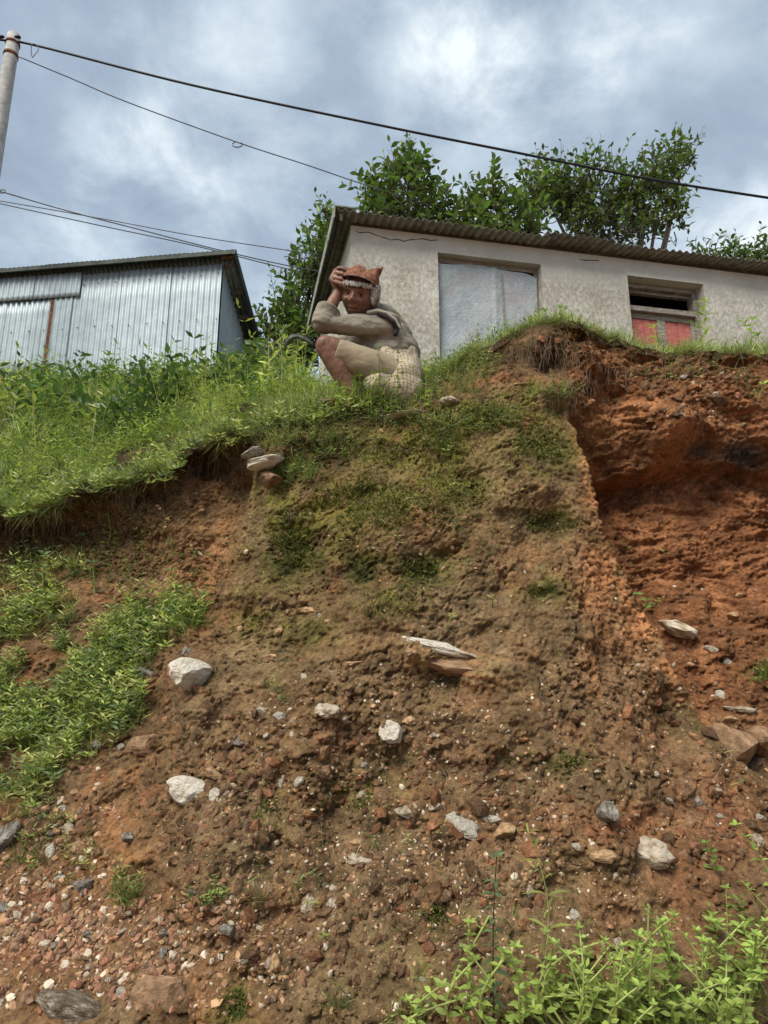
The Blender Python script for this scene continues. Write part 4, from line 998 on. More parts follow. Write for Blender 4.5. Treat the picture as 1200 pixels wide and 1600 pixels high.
# sickle tucked beside him, its blade curving out to the left
M_blade = mottled('dull_dark_steel', (.02, .024, .02), (.07, .08, .06), 20, .5, .2, .002, metal=.5)
arc = [(446, 549), (446, 540), (449, 532), (457, 526), (466, 525), (476, 529), (486, 536), (494, 544)]
wd = [.002, .008, .013, .015, .015, .013, .011, .010]
sk = empty('sickle', tuple(a3(495, 545, 3.16)))
tag(sk, 'dark curved sickle blade sticking out to the left behind the man\'s knee', 'sickle')
loc = a3(495, 545, 3.16); Pa = [a3(x, y, 3.16)-loc for x, y in arc]; Vb = []
for i, p in enumerate(Pa):
    t_ = Pa[min(i+1, 7)]-Pa[max(i-1, 0)]; n_ = np.array([-t_[2], 0, t_[0]]); n_ /= np.linalg.norm(n_)
    for s1, s2 in ((1, .002), (1, -.002), (-1, -.0005), (-1, .0005)): Vb.append(p+n_*wd[i]*s1+np.array([0, s2, 0]))
Fb = [(i*4+a, i*4+(a+1) % 4, i*4+4+(a+1) % 4, i*4+4+a) for i in range(7) for a in range(4)]+[(0, 3, 2, 1), (28, 29, 30, 31)]
mk('blade', Vb, np.array(Fb), M_blade, sk, True)
hh = MB(); hh.tube([Pa[-1], Pa[-1]+np.array([.04, .02, -.05]), Pa[-1]+np.array([.07, .05, -.10])], [.011, .014, .013], 10); hh.build('handle', M_wood_dark, sk, True)
# ------------------------------------------------------------------ leaves, twigs, trees
LEAF_V = np.array([(0, 0, 0), (-.17, .28, .045), (-.19, .58, .04), (0, 1, -.10), (.19, .58, .04), (.17, .28, .045), (0, .28, 0), (0, .6, -.02)])
LEAF_T = np.array([(0, 6, 1), (0, 5, 6), (2, 7, 3), (7, 4, 3)]); LEAF_Q = np.array([(1, 6, 7, 2), (6, 5, 4, 7)])
SL_V = np.array([(0, 0, 0), (-.16, .45, .03), (0, 1, -.08), (.16, .45, .03)]); SL_T = np.array([(0, 3, 2), (0, 2, 1)])
def basis(D, Nn):
    D = D/(np.linalg.norm(D, axis=1)[:, None]+1e-9)
    X = np.cross(D, Nn); X /= np.linalg.norm(X, axis=1)[:, None]+1e-9
    Z = np.cross(X, D); return np.stack([X, D, Z], 1)      # rows
def stamp(TV, faces, P, B, S, wid=1.0):
    """copies of a template: P origins, B row bases, S sizes"""
    n, k = len(P), len(TV); T = TV[None]*S[:, None, None]*np.array([1., 1, 1]); T = T*np.array([1, 1, 1])
    T[..., 0] *= wid
    V = np.einsum('nkj,njc->nkc', T, B)+P[:, None]
    off = (np.arange(n)*k)[:, None, None]
    return V.reshape(-1, 3), [(f[None]+off).reshape(-1, f.shape[1]) for f in faces]
class Cloud:
    """many leaf or blade shapes gathered into one mesh with a colour each"""
    def __init__(s): s.V = []; s.T = []; s.Q = []; s.C = []; s.n = 0
    def put(s, V, F, C):
        s.V.append(V); k = len(V)//len(C)
        for f in F: (s.T if f.shape[1] == 3 else s.Q).append(f+s.n)
        s.C.append(np.repeat(C, k, 0)); s.n += len(V)
    def leaves(s, P, D, Nn, S, C, wid=1.0, simple=False):
        B = basis(D, Nn)
        V, F = stamp(SL_V if simple else LEAF_V, [SL_T] if simple else [LEAF_T, LEAF_Q], P, B, S, wid); s.put(V, F, C)
    def tubes(s, mb, c):
        V = np.concatenate(mb.V)
        for f in mb.F3: s.T.append(f+s.n)
        for f in mb.F4: s.Q.append(f+s.n)
        s.V.append(V); s.C.append(np.tile(np.array(c), (len(V), 1))); s.n += len(V)
    def build(s, name, mat, parent=None, smooth=False):
        F = []
        if s.T: F.append(np.concatenate(s.T))
        if s.Q: F.append(np.concatenate(s.Q))
        return mk(name, np.concatenate(s.V), F, mat, parent, smooth, np.concatenate(s.C))
def leaf_mesh(name, mat, wid=1.0, curl=0.0):
    V = LEAF_V*np.array([wid, 1, 1]); V = V.copy(); V[:, 2] -= curl*V[:, 1]**2
    o = mk(name, V, [LEAF_T, LEAF_Q], mat, None, True); me = o.data; bpy.data.objects.remove(o); return me
def mat4(B, P, s):
    return Matrix(((B[0][0]*s, B[1][0]*s, B[2][0]*s, P[0]), (B[0][1]*s, B[1][1]*s, B[2][1]*s, P[1]), (B[0][2]*s, B[1][2]*s, B[2][2]*s, P[2]), (0, 0, 0, 1)))
TREE_LEAVES = [leaf_mesh('leaf', M_tree_leaf, 1.15, .05), leaf_mesh('leaf', M_tree_leaf, 1.0, .22), leaf_mesh('leaf', M_tree_leaf, 1.3, -.05)]
def tree(label, foot, blobs, nshoot, seed, leaf=.125, rate=.055, cat='tree', up=.9, tone=(.030, .060, .014)):
    rg = np.random.default_rng(seed)
    root = empty('tree', tuple(foot)); tag(root, label, cat); foot = np.array(foot, float)
    tr = MB(); br = MB(); tw = MB(); LP, LD, LS = [], [], []
    wts = np.array([b[3]*b[4] for b in blobs]); wts = wts/wts.sum()
    mean = np.mean([np.array(tuple(at(b[0], b[1], b[2]))) for b in blobs], 0)
    fork = foot+(mean-foot)*np.array([.35, .35, .45])
    tr.tube([foot-foot, (fork-foot)*.5+np.array([.05, 0, 0]), fork-foot], [.09, .075, .06], 10)
    for (px, py, Y, rx, ry) in blobs:
        c = np.array(tuple(at(px, py+ry*.3, Y)))
        m1 = fork+(c-fork)*.5+rg.normal(0, .12, 3); br.tube([fork-foot, m1-foot, c-foot], [.05, .035, .018], 7)
    for s in range(nshoot):
        b = blobs[rg.choice(len(blobs), p=wts)]; px, py, Y, rx, ry = b
        t = Y/.9; k = t/FPX
        d = rg.normal(0, 1, 3); d /= np.linalg.norm(d); rad = rg.uniform(.25, 1)**.55
        c = np.array(tuple(at(px, py, Y))); off = d*rad*np.array([rx*k, (rx+ry)*.45*k, ry*k])
        p0 = c+off; L = rg.uniform(.30, .62)
        dr = d*np.array([1, 1, .6])*.55+np.array([0, 0, up])+rg.normal(0, .28, 3); dr /= np.linalg.norm(dr)
        p0 = p0-dr*L*.75; bend = rg.normal(0, .08, 3)+np.array([0, 0, .04])
        n = max(4, int(L/rate)); ts = np.linspace(0, 1, 6)
        Pn = [p0+dr*L*q+bend*q*q for q in ts]
        tw.tube([p-foot for p in Pn], np.linspace(.0075, .0022, 6), 4, False)
        inner = c+(p0-c)*.45-np.array([0, 0, .1]); tw.tube([inner-foot, (inner+p0)/2-foot+rg.normal(0, .03, 3), p0-foot], [.012, .010, .0075], 4, False)
        ph = rg.uniform(0, 6.28)
        for i in range(n):
            q = .12+.88*i/(n-1); P = p0+dr*L*q+bend*q*q; a = ph+i*2.4
            side = np.cross(dr, [math.sin(a), math.cos(a), .13*math.cos(a)]); side /= np.linalg.norm(side)+1e-6
            D = side*.9+dr*(.45+.5*q)+rg.normal(0, .15, 3)-np.array([0, 0, .12])
            LP.append(P); LD.append(D); LS.append(leaf*rg.uniform(.65, 1.15)*(1-.35*(q > .93)))
    LP, LD, LS = np.array(LP), np.array(LD), np.array(LS)
    tr.build('trunk', M_bark, root, True); br.build('limbs', M_bark, root, True)
    tag(tw.build('twigs', M_bark, root, True), kind='stuff')
    Nn = np.tile(np.array([0, 0, 1.]), (len(LP), 1))+rg.normal(0, .45, (len(LP), 3))
    B = basis(LD, Nn)
    dep = LP[:, 1]*CT+(LP[:, 2]-EYE)*ST
    yc = (-(LP[:, 1])*ST+(LP[:, 2]-EYE)*CT)/dep; xc = LP[:, 0]/dep
    vis = dep/LS+50*((yc > .55)+(np.abs(xc) > .58))+ (LP[:, 2] < foot[2]+1.2)*20
    idx = np.argsort(vis); one, rest = idx[:300], idx[300:]
    for i in one:
        meshcopy('leaf', TREE_LEAVES[int(rg.integers(3))], root, mat4(B[i], LP[i]-foot, LS[i]))
    cl = Cloud(); C = np.array(tone)[None]*rg.uniform(.55, 1.5, (len(rest), 1))*(1+rg.normal(0, .08, (len(rest), 3)))
    yel = rg.random(len(rest)) < .05; C[yel] = np.array([.10, .11, .02])
    V, F = stamp(LEAF_V, [LEAF_T, LEAF_Q], LP[rest]-foot, B[rest], LS[rest], 1.15); cl.put(V, F, C)
    tag(cl.build('foliage', M_tree_attr, root, True), kind='stuff')
    return root
def foot_at(px, Y):
    p = at(px, 500, Y); return (p.x, Y, float(hillZ(p.x, Y))-.05)
tree('leafy green tree at the left end of the house, standing behind the man', foot_at(452, 10.4), [(490, 405, 10.2, 42, 60), (462, 470, 10.2, 42, 60), (512, 345, 10.4, 22, 34), (430, 545, 10.2, 48, 45), (480, 520, 10.2, 50, 50), (415, 500, 10.2, 22, 16), (505, 450, 10.4, 30, 60)], 360, 11, leaf=.15, tone=(.11, .16, .05))
tree('broad leafy tree rising over the left half of the house roof', foot_at(640, 10.6), [(640, 300, 10.0, 66, 62), (585, 300, 10.0, 36, 40), (700, 330, 10.2, 60, 46), (770, 330, 10.0, 55, 42), (830, 330, 10.0, 40, 44), (635, 255, 10, 40, 30), (770, 300, 10.0, 50, 30), (835, 290, 10.2, 36, 40), (600, 345, 10, 60, 30), (740, 365, 10, 100, 26)], 380, 22, leaf=.175, tone=(.11, .16, .05))
tree('spreading tree with small dark leaves above the middle of the roof', foot_at(950, 11.2), [(930, 300, 10.6, 96, 66), (1010, 300, 10.6, 66, 66), (880, 290, 10.6, 50, 44), (1035, 260, 10.6, 45, 46), (950, 350, 10.6, 100, 34), (1070, 235, 10.6, 18, 30), (1050, 330, 10.6, 36, 40), (840, 270, 10.6, 24, 30)], 520, 33, leaf=.145, rate=.06, up=.45, tone=(.10, .145, .05))
tree('low tree top peeking over the right end of the roof', foot_at(1160, 11.0), [(1120, 392, 10.6, 50, 24), (1175, 398, 10.6, 45, 30), (1210, 400, 10.6, 30, 26)], 120, 44, leaf=.13, tone=(.10, .145, .05))

# ------------------------------------------------------------------ grass, weeds, moss (nobody could count these)
RG = np.random.default_rng(77)
BL_V = np.array([(-.5, 0, 0), (.5, 0, 0), (.34, .5, .05), (-.34, .5, .05), (0, 1, .22)]); BL_Q = np.array([(0, 1, 2, 3)]); BL_T = np.array([(3, 2, 4)])
def blades(cl, P, L, W, C, lean=.35, updir=(0, 0, 1.)):
    n = len(P); D = np.tile(np.array(updir), (n, 1))+RG.normal(0, lean, (n, 3)); N = RG.normal(0, 1, (n, 3)); N[:, 2] *= .2
    B = basis(D, N); T = BL_V[None]*np.stack([W, L, L*RG.uniform(.3, 2.2, n)], -1)[:, None]
    T[..., 2] *= -1
    V = np.einsum('nkj,njc->nkc', T, B)+P[:, None]; off = (np.arange(n)*5)[:, None, None]
    cl.put(V.reshape(-1, 3), [(BL_T[None]+off).reshape(-1, 3), (BL_Q[None]+off).reshape(-1, 4)], C)
GREENS = np.array([(.24, .29, .085), (.32, .37, .11), (.17, .22, .085), (.34, .34, .13), (.12, .165, .075)])
def greens(n, k=1.0, dry=.04, bias=None):
    c = GREENS[RG.integers(0, 5, n)]*RG.uniform(.7, 1.3, (n, 1))*k
    d = RG.random(n) < dry; c[d] = np.array([.24, .19, .09])*RG.uniform(.6, 1.2, (d.sum(), 1)); return c
def herb(cl, P, H, n_node, leaf, C, wid=.9, up=(0, 0, 1.), lean=.18, simple=True, stemc=(.10, .13, .03)):
    """small leafy herbs: P bases, H heights; opposite leaves up a curved stem"""
    n = len(P); D = np.tile(np.array(up), (n, 1))+RG.normal(0, lean, (n, 3)); D /= np.linalg.norm(D, axis=1)[:, None]
    bend = RG.normal(0, .18, (n, 3)); ph = RG.uniform(0, 6.28, n)
    for i in range(n_node):
        q = (i+1)/n_node*np.ones(n)
        Q = P+D*(H*q)[:, None]+bend*(H*q*q)[:, None]
        for s in (0, 1):
            a = ph+i*1.57+s*3.1416
            side = np.stack([np.cos(a), np.sin(a), np.full(n, .25+.5*(i/n_node))], -1)+RG.normal(0, .15, (n, 3))
            S = leaf*(1-.35*abs(2*i/n_node-.8))*RG.uniform(.7, 1.2, n)
            cl.leaves(Q, side, D+RG.normal(0, .3, (n, 3)), S, C*RG.uniform(.85, 1.2, (n, 1)), wid, simple)
    # stems as slim blades
    T = np.stack([np.full(n, .0035), H*1.0, H*.02], -1)
    B = basis(D+bend*.5, RG.normal(0, 1, (n, 3))); V = np.einsum('nkj,njc->nkc', BL_V[None]*T[:, None], B)+P[:, None]
    off = (np.arange(n)*5)[:, None, None]
    cl.put(V.reshape(-1, 3), [(BL_T[None]+off).reshape(-1, 3), (BL_Q[None]+off).reshape(-1, 4)], np.tile(np.array(stemc), (n, 1)))
def on_hill(n, x0, x1, s0, s1, pw=1.0):
    X = RG.uniform(x0, x1, n); S = s0+(s1-s0)*RG.random(n)**pw; Y = Yedge(X)+S
    return np.stack([X, Y, hillZ(X, Y)], -1)
def wedge(n, s0, s1, pxa, pxb, pw=1.0):
    """points on the hillside between two sight lines, Y measured from the bank edge"""
    S = s0+(s1-s0)*RG.random(n)**pw; px = RG.uniform(pxa, pxb, n)
    Y = 3.1+S; xc = (px-600)/FPX; X = xc*Y/.93
    Y = Yedge(X)+S; return np.stack([X, Y, hillZ(X, Y)], -1)
def patch(P, f=2.2, seed=3): return fbm(P[:, 0]*f, P[:, 1]*f, 0, 3, seed)
gr = Cloud()
P = wedge(30000, 0.0, 1.2, -60, 560, 1.2); P = P[patch(P, 3.5, 8) > -.18]; w = patch(P); blades(gr, P, RG.uniform(.03, .11, len(P))*(1+.6*w), RG.uniform(.003, .006, len(P)), greens(len(P), 1.25)*(1+.5*w[:, None]), .5)
P = wedge(30000, .8, 6.5, -60, 480, .9); w = patch(P); P = P[w > -.22]; w = patch(P); blades(gr, P, RG.uniform(.08, .30, len(P))*(1+.9*w), RG.uniform(.005, .011, len(P)), greens(len(P), 1.05, .10)*(1+.9*w[:, None]), .4)
P = wedge(9000, 0, .9, 500, 860); blades(gr, P, RG.uniform(.03, .11, len(P)), RG.uniform(.003, .005, len(P)), greens(len(P), 1.1), .5)
P = wedge(9000, 0.0, .8, 840, 1260, 1.3); w = patch(P, 4); blades(gr, P, RG.uniform(.03, .10, len(P))*(1+.8*w), RG.uniform(.003, .005, len(P)), greens(len(P), 1.2), .5)
def rim_grass(n, x0, x1, l0, l1, k, dry, d=(0, -.8, .35)):
    X = RG.uniform(x0, x1, n); X = X[fbm(X*7, 4, 0, 3, 55) > -.12]; n = len(X); q = RG.uniform(-.015, .05, n); Y = Yedge(X)+q; P = np.stack([X, Y, np.where(q < 0, Zedge(X)-.01, hillZ(X, Y))], -1)
    w = fbm(X*5, 1, 0, 3, 5); blades(gr, P, RG.uniform(l0, l1, n)*(1+.9*w), RG.uniform(.002, .0045, n), greens(n, k, dry)*(1+.5*w[:, None]), .55, d)
rim_grass(6500, -2.3, -.1, .03, .11, 1.0, .12); rim_grass(4000, -2.3, -.1, .04, .12, .8, .4, (0, -.8, -.5)); rim_grass(5000, .25, 2.3, .03, .09, 1.0, .2); rim_grass(2500, .2, 2.3, .04, .10, .7, .6, (0, -.7, -.7))
P = wedge(5200, .0, .20, 420, 660); blades(gr, P, RG.uniform(.07, .20, len(P)), RG.uniform(.003, .006, len(P)), greens(len(P), 1.1, .08), .4)
P = wedge(14000, .0, 6.5, -460, -50, .9); blades(gr, P, RG.uniform(.06, .26, len(P)), RG.uniform(.004, .011, len(P)), greens(len(P), 1.1, .08), .4)
P = wedge(7000, .0, 2.0, 1240, 1600, 1.2); blades(gr, P, RG.uniform(.04, .14, len(P)), RG.uniform(.003, .008, len(P)), greens(len(P), 1.1, .08), .4)
P = wedge(6000, .6, 3.2, 640, 1260, 1.0); blades(gr, P, RG.uniform(.04, .14, len(P)), RG.uniform(.003, .008, len(P)), greens(len(P), 1.1, .08), .4)
tag(gr.build('grass', M_leaf_attr), 'mixed green grass growing thick over the hillside and along the bank edge', 'grass', kind='stuff')
hb_ = Cloud()
P = wedge(1500, .9, 6.3, -60, 470, .9); w = patch(P, 1.5, 6); P = P[w > -.3]; w = patch(P, 1.5, 6)
herb(hb_, P, RG.uniform(.18, .5, len(P))*(1+.7*w), 8, .10, greens(len(P), .95, .0)*(1+.7*w[:, None]))
P = wedge(1100, .05, 1.5, -40, 500); herb(hb_, P, RG.uniform(.08, .22, len(P)), 6, .045, greens(len(P), 1.1, 0))
P = wedge(420, .05, .7, 480, 860); herb(hb_, P, RG.uniform(.06, .16, len(P)), 6, .032, greens(len(P), 1.0, 0))
P = wedge(130, .05, .6, 870, 1230); herb(hb_, P, RG.uniform(.05, .13, len(P)), 5, .035, greens(len(P), 1.1, 0))
X = RG.uniform(-2.3, -.1, 260); P = np.stack([X, Yedge(X)-.01, Zedge(X)-RG.uniform(0, .05, 260)], -1)
herb(hb_, P, RG.uniform(.05, .16, 260), 5, .04, greens(260, 1.0, 0), up=(0, -.9, .35), lean=.5)
P = wedge(260, .5, 6, -40, 470); blades(hb_, P, RG.uniform(.35, .65, len(P)), RG.uniform(.004, .008, len(P)), np.array([[.34, .32, .15]])*RG.uniform(.6, 1.2, (len(P), 1)), .15)
P = wedge(1100, .3, 6.3, -60, 470, .9); w = fbm(P[:, 0]*1.9, P[:, 1]*1.9, 0, 3, 91); P = P[w > .12]
herb(hb_, P, RG.uniform(.22, .5, len(P)), 7, .125, np.array([[.075, .12, .055]])*RG.uniform(.7, 1.5, (len(P), 1)), wid=1.5)
tag(hb_.build('weeds', M_leaf_attr), 'dense broad-leaved weeds among the grass below the shed', 'weeds', kind='stuff')
# growth on the bank face itself
def scatter(n, ells):
    w = np.array([e[2]*e[3]*(e[4] if len(e) > 4 else 1) for e in ells], float); w /= w.sum(); k = RG.choice(len(ells), n, p=w)
    E = np.array([e[:4] for e in ells], float)[k]; a = RG.uniform(0, 6.283, n); r = np.sqrt(RG.random(n))*(.6+.5*RG.random(n))
    P, ok = hit(E[:, 0]+E[:, 2]*r*np.cos(a), E[:, 1]+E[:, 3]*r*np.sin(a)); return P[ok]
fw_ = Cloud()
LEFTG = [(60, 1010, 110, 100, 1), (60, 1120, 130, 90, 1), (150, 1010, 70, 70, .8), (30, 1210, 70, 60, .9), (255, 970, 72, 46, 1), (180, 1090, 60, 70, .7), (200, 1010, 60, 50, .8), (20, 900, 60, 40, .5), (90, 890, 60, 20, .4), (290, 960, 30, 30, .7)]
P = scatter(8000, LEFTG); P = P[fbm(P[:, 0]*7, P[:, 2]*7, 0, 3, 66) > -.08]; blades(fw_, P, RG.uniform(.03, .12, len(P)), RG.uniform(.002, .0045, len(P)), greens(len(P), 1.1, .12), .5, (0, -.5, .9))
P = scatter(1500, LEFTG); P = P[fbm(P[:, 0]*7, P[:, 2]*7, 0, 3, 66) > -.05]; herb(fw_, P, RG.uniform(.05, .13, len(P)), 5, .042, greens(len(P), 1.15, 0), up=(0, -.5, .9), lean=.4, wid=.75)
EDG = [(600, 625, 90, 22), (680, 600, 90, 26), (480, 655, 70, 26), (430, 690, 50, 14), (520, 700, 60, 26, .6), (740, 570, 50, 22), (760, 660, 60, 22, .5), (640, 660, 90, 14, .6), (860, 615, 60, 14, .4), (900, 520, 30, 10, .5), (690, 690, 26, 26, .8), (460, 740, 50, 20, .7), (860, 500, 60, 10, 1), (790, 520, 40, 12, 1)]
P = scatter(4200, EDG); blades(fw_, P, RG.uniform(.025, .085, len(P)), RG.uniform(.002, .004, len(P)), greens(len(P), .85, .16), .6, (0, -.6, .8))
P = scatter(700, EDG); herb(fw_, P, RG.uniform(.03, .09, len(P)), 5, .022, greens(len(P), .85, 0), up=(0, -.5, .9), lean=.4)
SPR = [(200, 870, 160, 60), (150, 800, 130, 26), (1060, 575, 140, 26), (1180, 610, 30, 22, 2), (60, 1290, 60, 40), (200, 1390, 30, 26, 2), (110, 1350, 90, 60, .4), (330, 1400, 60, 20), (700, 760, 60, 22, .5), (430, 1090, 30, 26, .3), (1190, 1050, 16, 16, 2), (640, 1590, 60, 16), (540, 1560, 40, 30, .5), (800, 850, 300, 200, .06), (600, 1400, 300, 120, .06)]
P = scatter(1300, SPR); blades(fw_, P, RG.uniform(.02, .07, len(P)), RG.uniform(.002, .004, len(P)), greens(len(P), .85, .2), .6, (0, -.6, .8))
P = scatter(260, SPR); herb(fw_, P, RG.uniform(.02, .07, len(P)), 4, .024, greens(len(P), .9, 0), up=(0, -.5, .9), lean=.4)
tag(fw_.build('bank_weeds', M_leaf_attr), 'low grass and small weeds clinging to the face of the bank', 'weeds', kind='stuff')
# moss: short tufts
mo = Cloud()
MO = [(640, 690, 110, 50), (470, 850, 55, 45, 1.2), (570, 790, 100, 50), (840, 700, 50, 40), (660, 890, 36, 20, 1.5), (575, 890, 28, 22, 1.5), (440, 770, 50, 50, .8), (845, 920, 28, 14, 1), (700, 770, 70, 50, .6), (480, 990, 40, 24, .7), (760, 650, 110, 30, .8), (400, 950, 36, 34, .5), (860, 815, 46, 20, .8), (370, 1570, 22, 26), (410, 1260, 26, 50, .6), (560, 930, 150, 50, .35), (680, 1430, 24, 16), (560, 1240, 60, 30, .3), (880, 1190, 40, 14, .5), (1100, 1560, 60, 30, .4)]
P = scatter(26000, MO); w = patch(P[:, [0, 2]], 8, 9); P = P[w > -.12]
P = P-np.array([0, .001, 0]); nm = normal(P, .012)
c = np.where(RG.random((len(P), 1)) < .5, np.array([[.15, .15, .032]]), np.array([[.075, .095, .024]]))*RG.uniform(.6, 1.6, (len(P), 1))
D = nm+RG.normal(0, .7, nm.shape)+np.array([0, 0, .3]); mo.leaves(P, D, RG.normal(0, 1, nm.shape), RG.uniform(.006, .016, len(P)), c, 1.3, True)
tag(mo.build('moss', M_moss), 'olive green moss patches on the upper part of the bank', 'moss', kind='stuff')
# rootlets and dead stalks under the turf
rt = Cloud(); m_ = MB()
P = scatter(420, [(860, 545, 70, 30, 2), (320, 725, 40, 22, 1.5), (50, 810, 80, 30, 1.5), (1050, 575, 150, 14, 1.3), (700, 600, 70, 16), (200, 770, 80, 14), (900, 600, 60, 40), (560, 660, 60, 20, .6)])
for p in P:
    L = RG.uniform(.03, .13); p = p-np.array([0, .006, 0]); a = RG.normal(0, .4); q = [p]
    for k in range(4): q.append(q[-1]+np.array([math.sin(a+RG.normal(0, .5))*.35, -RG.uniform(.0, .35)+.1*k, -1])*L/4)
    m_.tube(q, [.0018, .0016, .0012, .0009, .0004], 3, False)
rt.tubes(m_, (.15, .115, .08)); tag(rt.build('rootlets', M_dry), 'thin rootlets hanging from the torn turf at the top of the bank', 'roots', kind='stuff')
# ------------------------------------------------------------------ stones
def ico(sub):
    bm = bmesh.new(); bmesh.ops.create_icosphere(bm, subdivisions=sub, radius=1.0)
    V = np.array([v.co[:] for v in bm.verts]); F = np.array([[v.index for v in f.verts] for f in bm.faces]); bm.free(); return V, F
ICO = {k: ico(k) for k in (1, 2, 3, 4)}
def rock_shape(sub, seed, cuts=9, rough=.10):
    rg = np.random.default_rng(seed); V, F = ICO[sub]; V = V.copy()
    for _ in range(cuts):
        n = rg.normal(0, 1, 3); n /= np.linalg.norm(n); d = rg.uniform(.52, .85)
        q = V @ n; m = q > d; V[m] -= (q[m]-d)[:, None]*n
    nn = fbm(V[:, 0]*2.2+seed, V[:, 1]*2.2, V[:, 2]*2.2+.01, 5, seed, .6); V *= (1+rough*2.4*nn)[:, None]
    V /= np.abs(V).max(0)
    return V, F
STONE_ME = {}
def stone_mesh(sub, seed, mat):
    k = (sub, seed, mat.name)
    if k not in STONE_ME:
        V, F = rock_shape(sub, seed, 9 if sub > 1 else 4); o = mk('stone', V, F, mat, None, False); STONE_ME[k] = o.data; bpy.data.objects.remove(o)
    return STONE_ME[k]
def stone(px, py, w, h, mat, label=None, seed=1, rot=0.0, name='stone', sub=3, group=None, deep=.5, sink=.45, cat='stone'):
    P, ok = hit([px], [py]); P = P[0]; N = normal(P[None], max(.02, w*.3/FPX*2))[0]
    k = depth_of(P)/FPX; sx, sz = w*k/2*1.08, h*k/2*1.12; sy = deep*(sx+sz)
    P = P+N*sy*(.35-sink)
    o = meshcopy(name, stone_mesh(sub, seed, mat))
    o.matrix_world = Matrix.Translation(P) @ Matrix.Rotation(math.radians(rot), 4, 'Y') @ Matrix.Diagonal((sx, sy, sz, 1))
    tag(o, label, cat, group); return o
S = stone
S(308, 1066, 66, 46, M_stone_white, 'big pinkish-white block jutting from the left shoulder of the bank', 12, 8, deep=.8, sink=.0)
S(298, 1236, 78, 42, M_stone_white, 'large flat white quartz patch in the lower left of the bank', 12, 12, deep=.3)
S(338, 1243, 24, 24, M_stone_white, 'small white chip touching the right end of the large white quartz patch', 18, -20)
S(334, 1208, 34, 16, M_stone_tan, 'tan oblong stone just above the large white quartz patch', 13, 18)
S(515, 1112, 42, 25, M_stone_pale, 'rounded pinkish-white stone left of the bank centre, above a square white one', 14, -8, deep=.7, sink=.15)
S(611, 1144, 40, 32, M_stone_white, 'square white stone with dark edges, right of centre below the long ledge rock', 15, 10)
S(722, 1293, 54, 28, M_stone_white, 'longest white slab of the broken white cluster low in the bank', 16, 22, deep=.35)
S(708, 1284, 22, 30, M_stone_white, 'upright white chip at the left end of the broken white cluster', 17, 10)
S(718, 1277, 30, 9, M_stone_white, 'thin white flake lying on top of the broken white cluster', 19, 5)
S(768, 1280, 32, 12, M_stone_white, 'thin white flake right of the broken white cluster', 20, 10)
S(788, 1299, 36, 24, M_stone_tan, 'rounded tan stone directly right of the broken white cluster', 21, -8)
S(1013, 1333, 66, 38, M_stone_pale, 'large angular cream stone in dark red soil at the lower right', 22, 10, deep=.5, sink=.2)
S(947, 1274, 34, 36, M_stone_grey, 'rounded grey-white stone above the large cream stone at lower right', 23, 0, deep=.6, sink=.15)
S(902, 1322, 18, 12, M_stone_white, 'small white pebble left of the large cream stone', 24, 5)
S(945, 1338, 48, 20, M_stone_tan, 'flat half buried tan stone just left of the large cream stone', 25, 4)
S(1066, 991, 74, 22, M_stone_pale, 'yellowish-white slab lying along the slope right of the buttress edge', 26, 24, deep=.5, sink=.1)
S(1112, 1014, 18, 10, M_stone_white, 'small white chip below the end of the yellowish-white slab', 27, 30)
S(1136, 1033, 20, 14, M_stone_white, 'second white chip farther down the slope from the yellowish-white slab', 28, 30)
S(1142, 1166, 58, 66, M_stone_boulder, 'smooth soil-coloured boulder at the foot of the hollow on the right', 29, 10, 'boulder', deep=.8, sink=.25, cat='boulder')
S(1196, 1165, 40, 54, M_stone_boulder, 'smooth soil-coloured boulder cut by the right edge of the photo', 30, -10, 'boulder', deep=.8, sink=.2, cat='boulder')
S(1142, 1124, 26, 12, M_stone_tan, 'yellowish oval stone just above the smooth boulder on the right', 31, 8)
S(1162, 1108, 56, 12, M_stone_pale, 'long pale flat stone above the yellowish oval stone on the right', 32, 8, deep=.5)
S(1125, 1086, 18, 16, M_stone_white, 'white chip on the slope between the slab and the smooth boulder', 33, -20)
S(704, 630, 30, 15, M_stone_pale, 'blocky white stone on the grassy ledge right of the man', 34, -8, deep=.6, sink=.05)
S(632, 650, 84, 8, M_stone_white, 'long thin flagstone edge under the grass below the man', 35, -4, deep=.4, sink=.2)
S(590, 654, 24, 10, M_stone_grey, 'short thin flagstone at the left end of the long one below the man', 36, -10)
S(820, 603, 44, 7, M_stone_tan, 'thin brown flagstone at the top right corner of the buttress', 37, 2)
S(403, 712, 42, 13, M_stone_grey, 'upper of two flat stones sticking out above the left recess', 38, -10, deep=.8, sink=.06)
S(420, 727, 58, 16, M_stone_white, 'lower of two flat stones sticking out above the left recess', 39, -5, deep=.8, sink=.06)
S(425, 752, 40, 26, M_stone_brown, 'square brown rock carrying the two flat stones above the left recess', 40, 0, deep=.9, sink=.2)
S(131, 1382, 38, 18, M_stone_grey, 'biggest grey-white stone lying in the scree at lower left', 41, 6)
S(94, 1371, 26, 9, M_stone_white, 'flat white stone left of the biggest scree stone', 42, 4)
S(79, 1333, 16, 24, M_stone_white, 'upright white chip in the scree above the biggest scree stone', 43, -10)
S(8, 1312, 30, 56, M_stone_grey, 'blue-grey rock at the left edge beside the grass', 44, 20, 'rock', deep=.6, sink=.1, cat='rock')
S(2, 1422, 24, 24, M_stone_grey, 'pale grey stone cut off by the left edge in the scree', 45, 0)
S(108, 1574, 118, 42, M_stone_lichen, 'wide lichen-spotted grey rock in the bottom left corner', 46, 10, 'rock', deep=.35, sink=.45, cat='rock')
S(255, 1556, 96, 62, M_stone_boulder, 'domed brown rock near the bottom left, right of the lichen-spotted rock', 47, 0, 'rock', deep=.3, sink=.6, cat='rock')
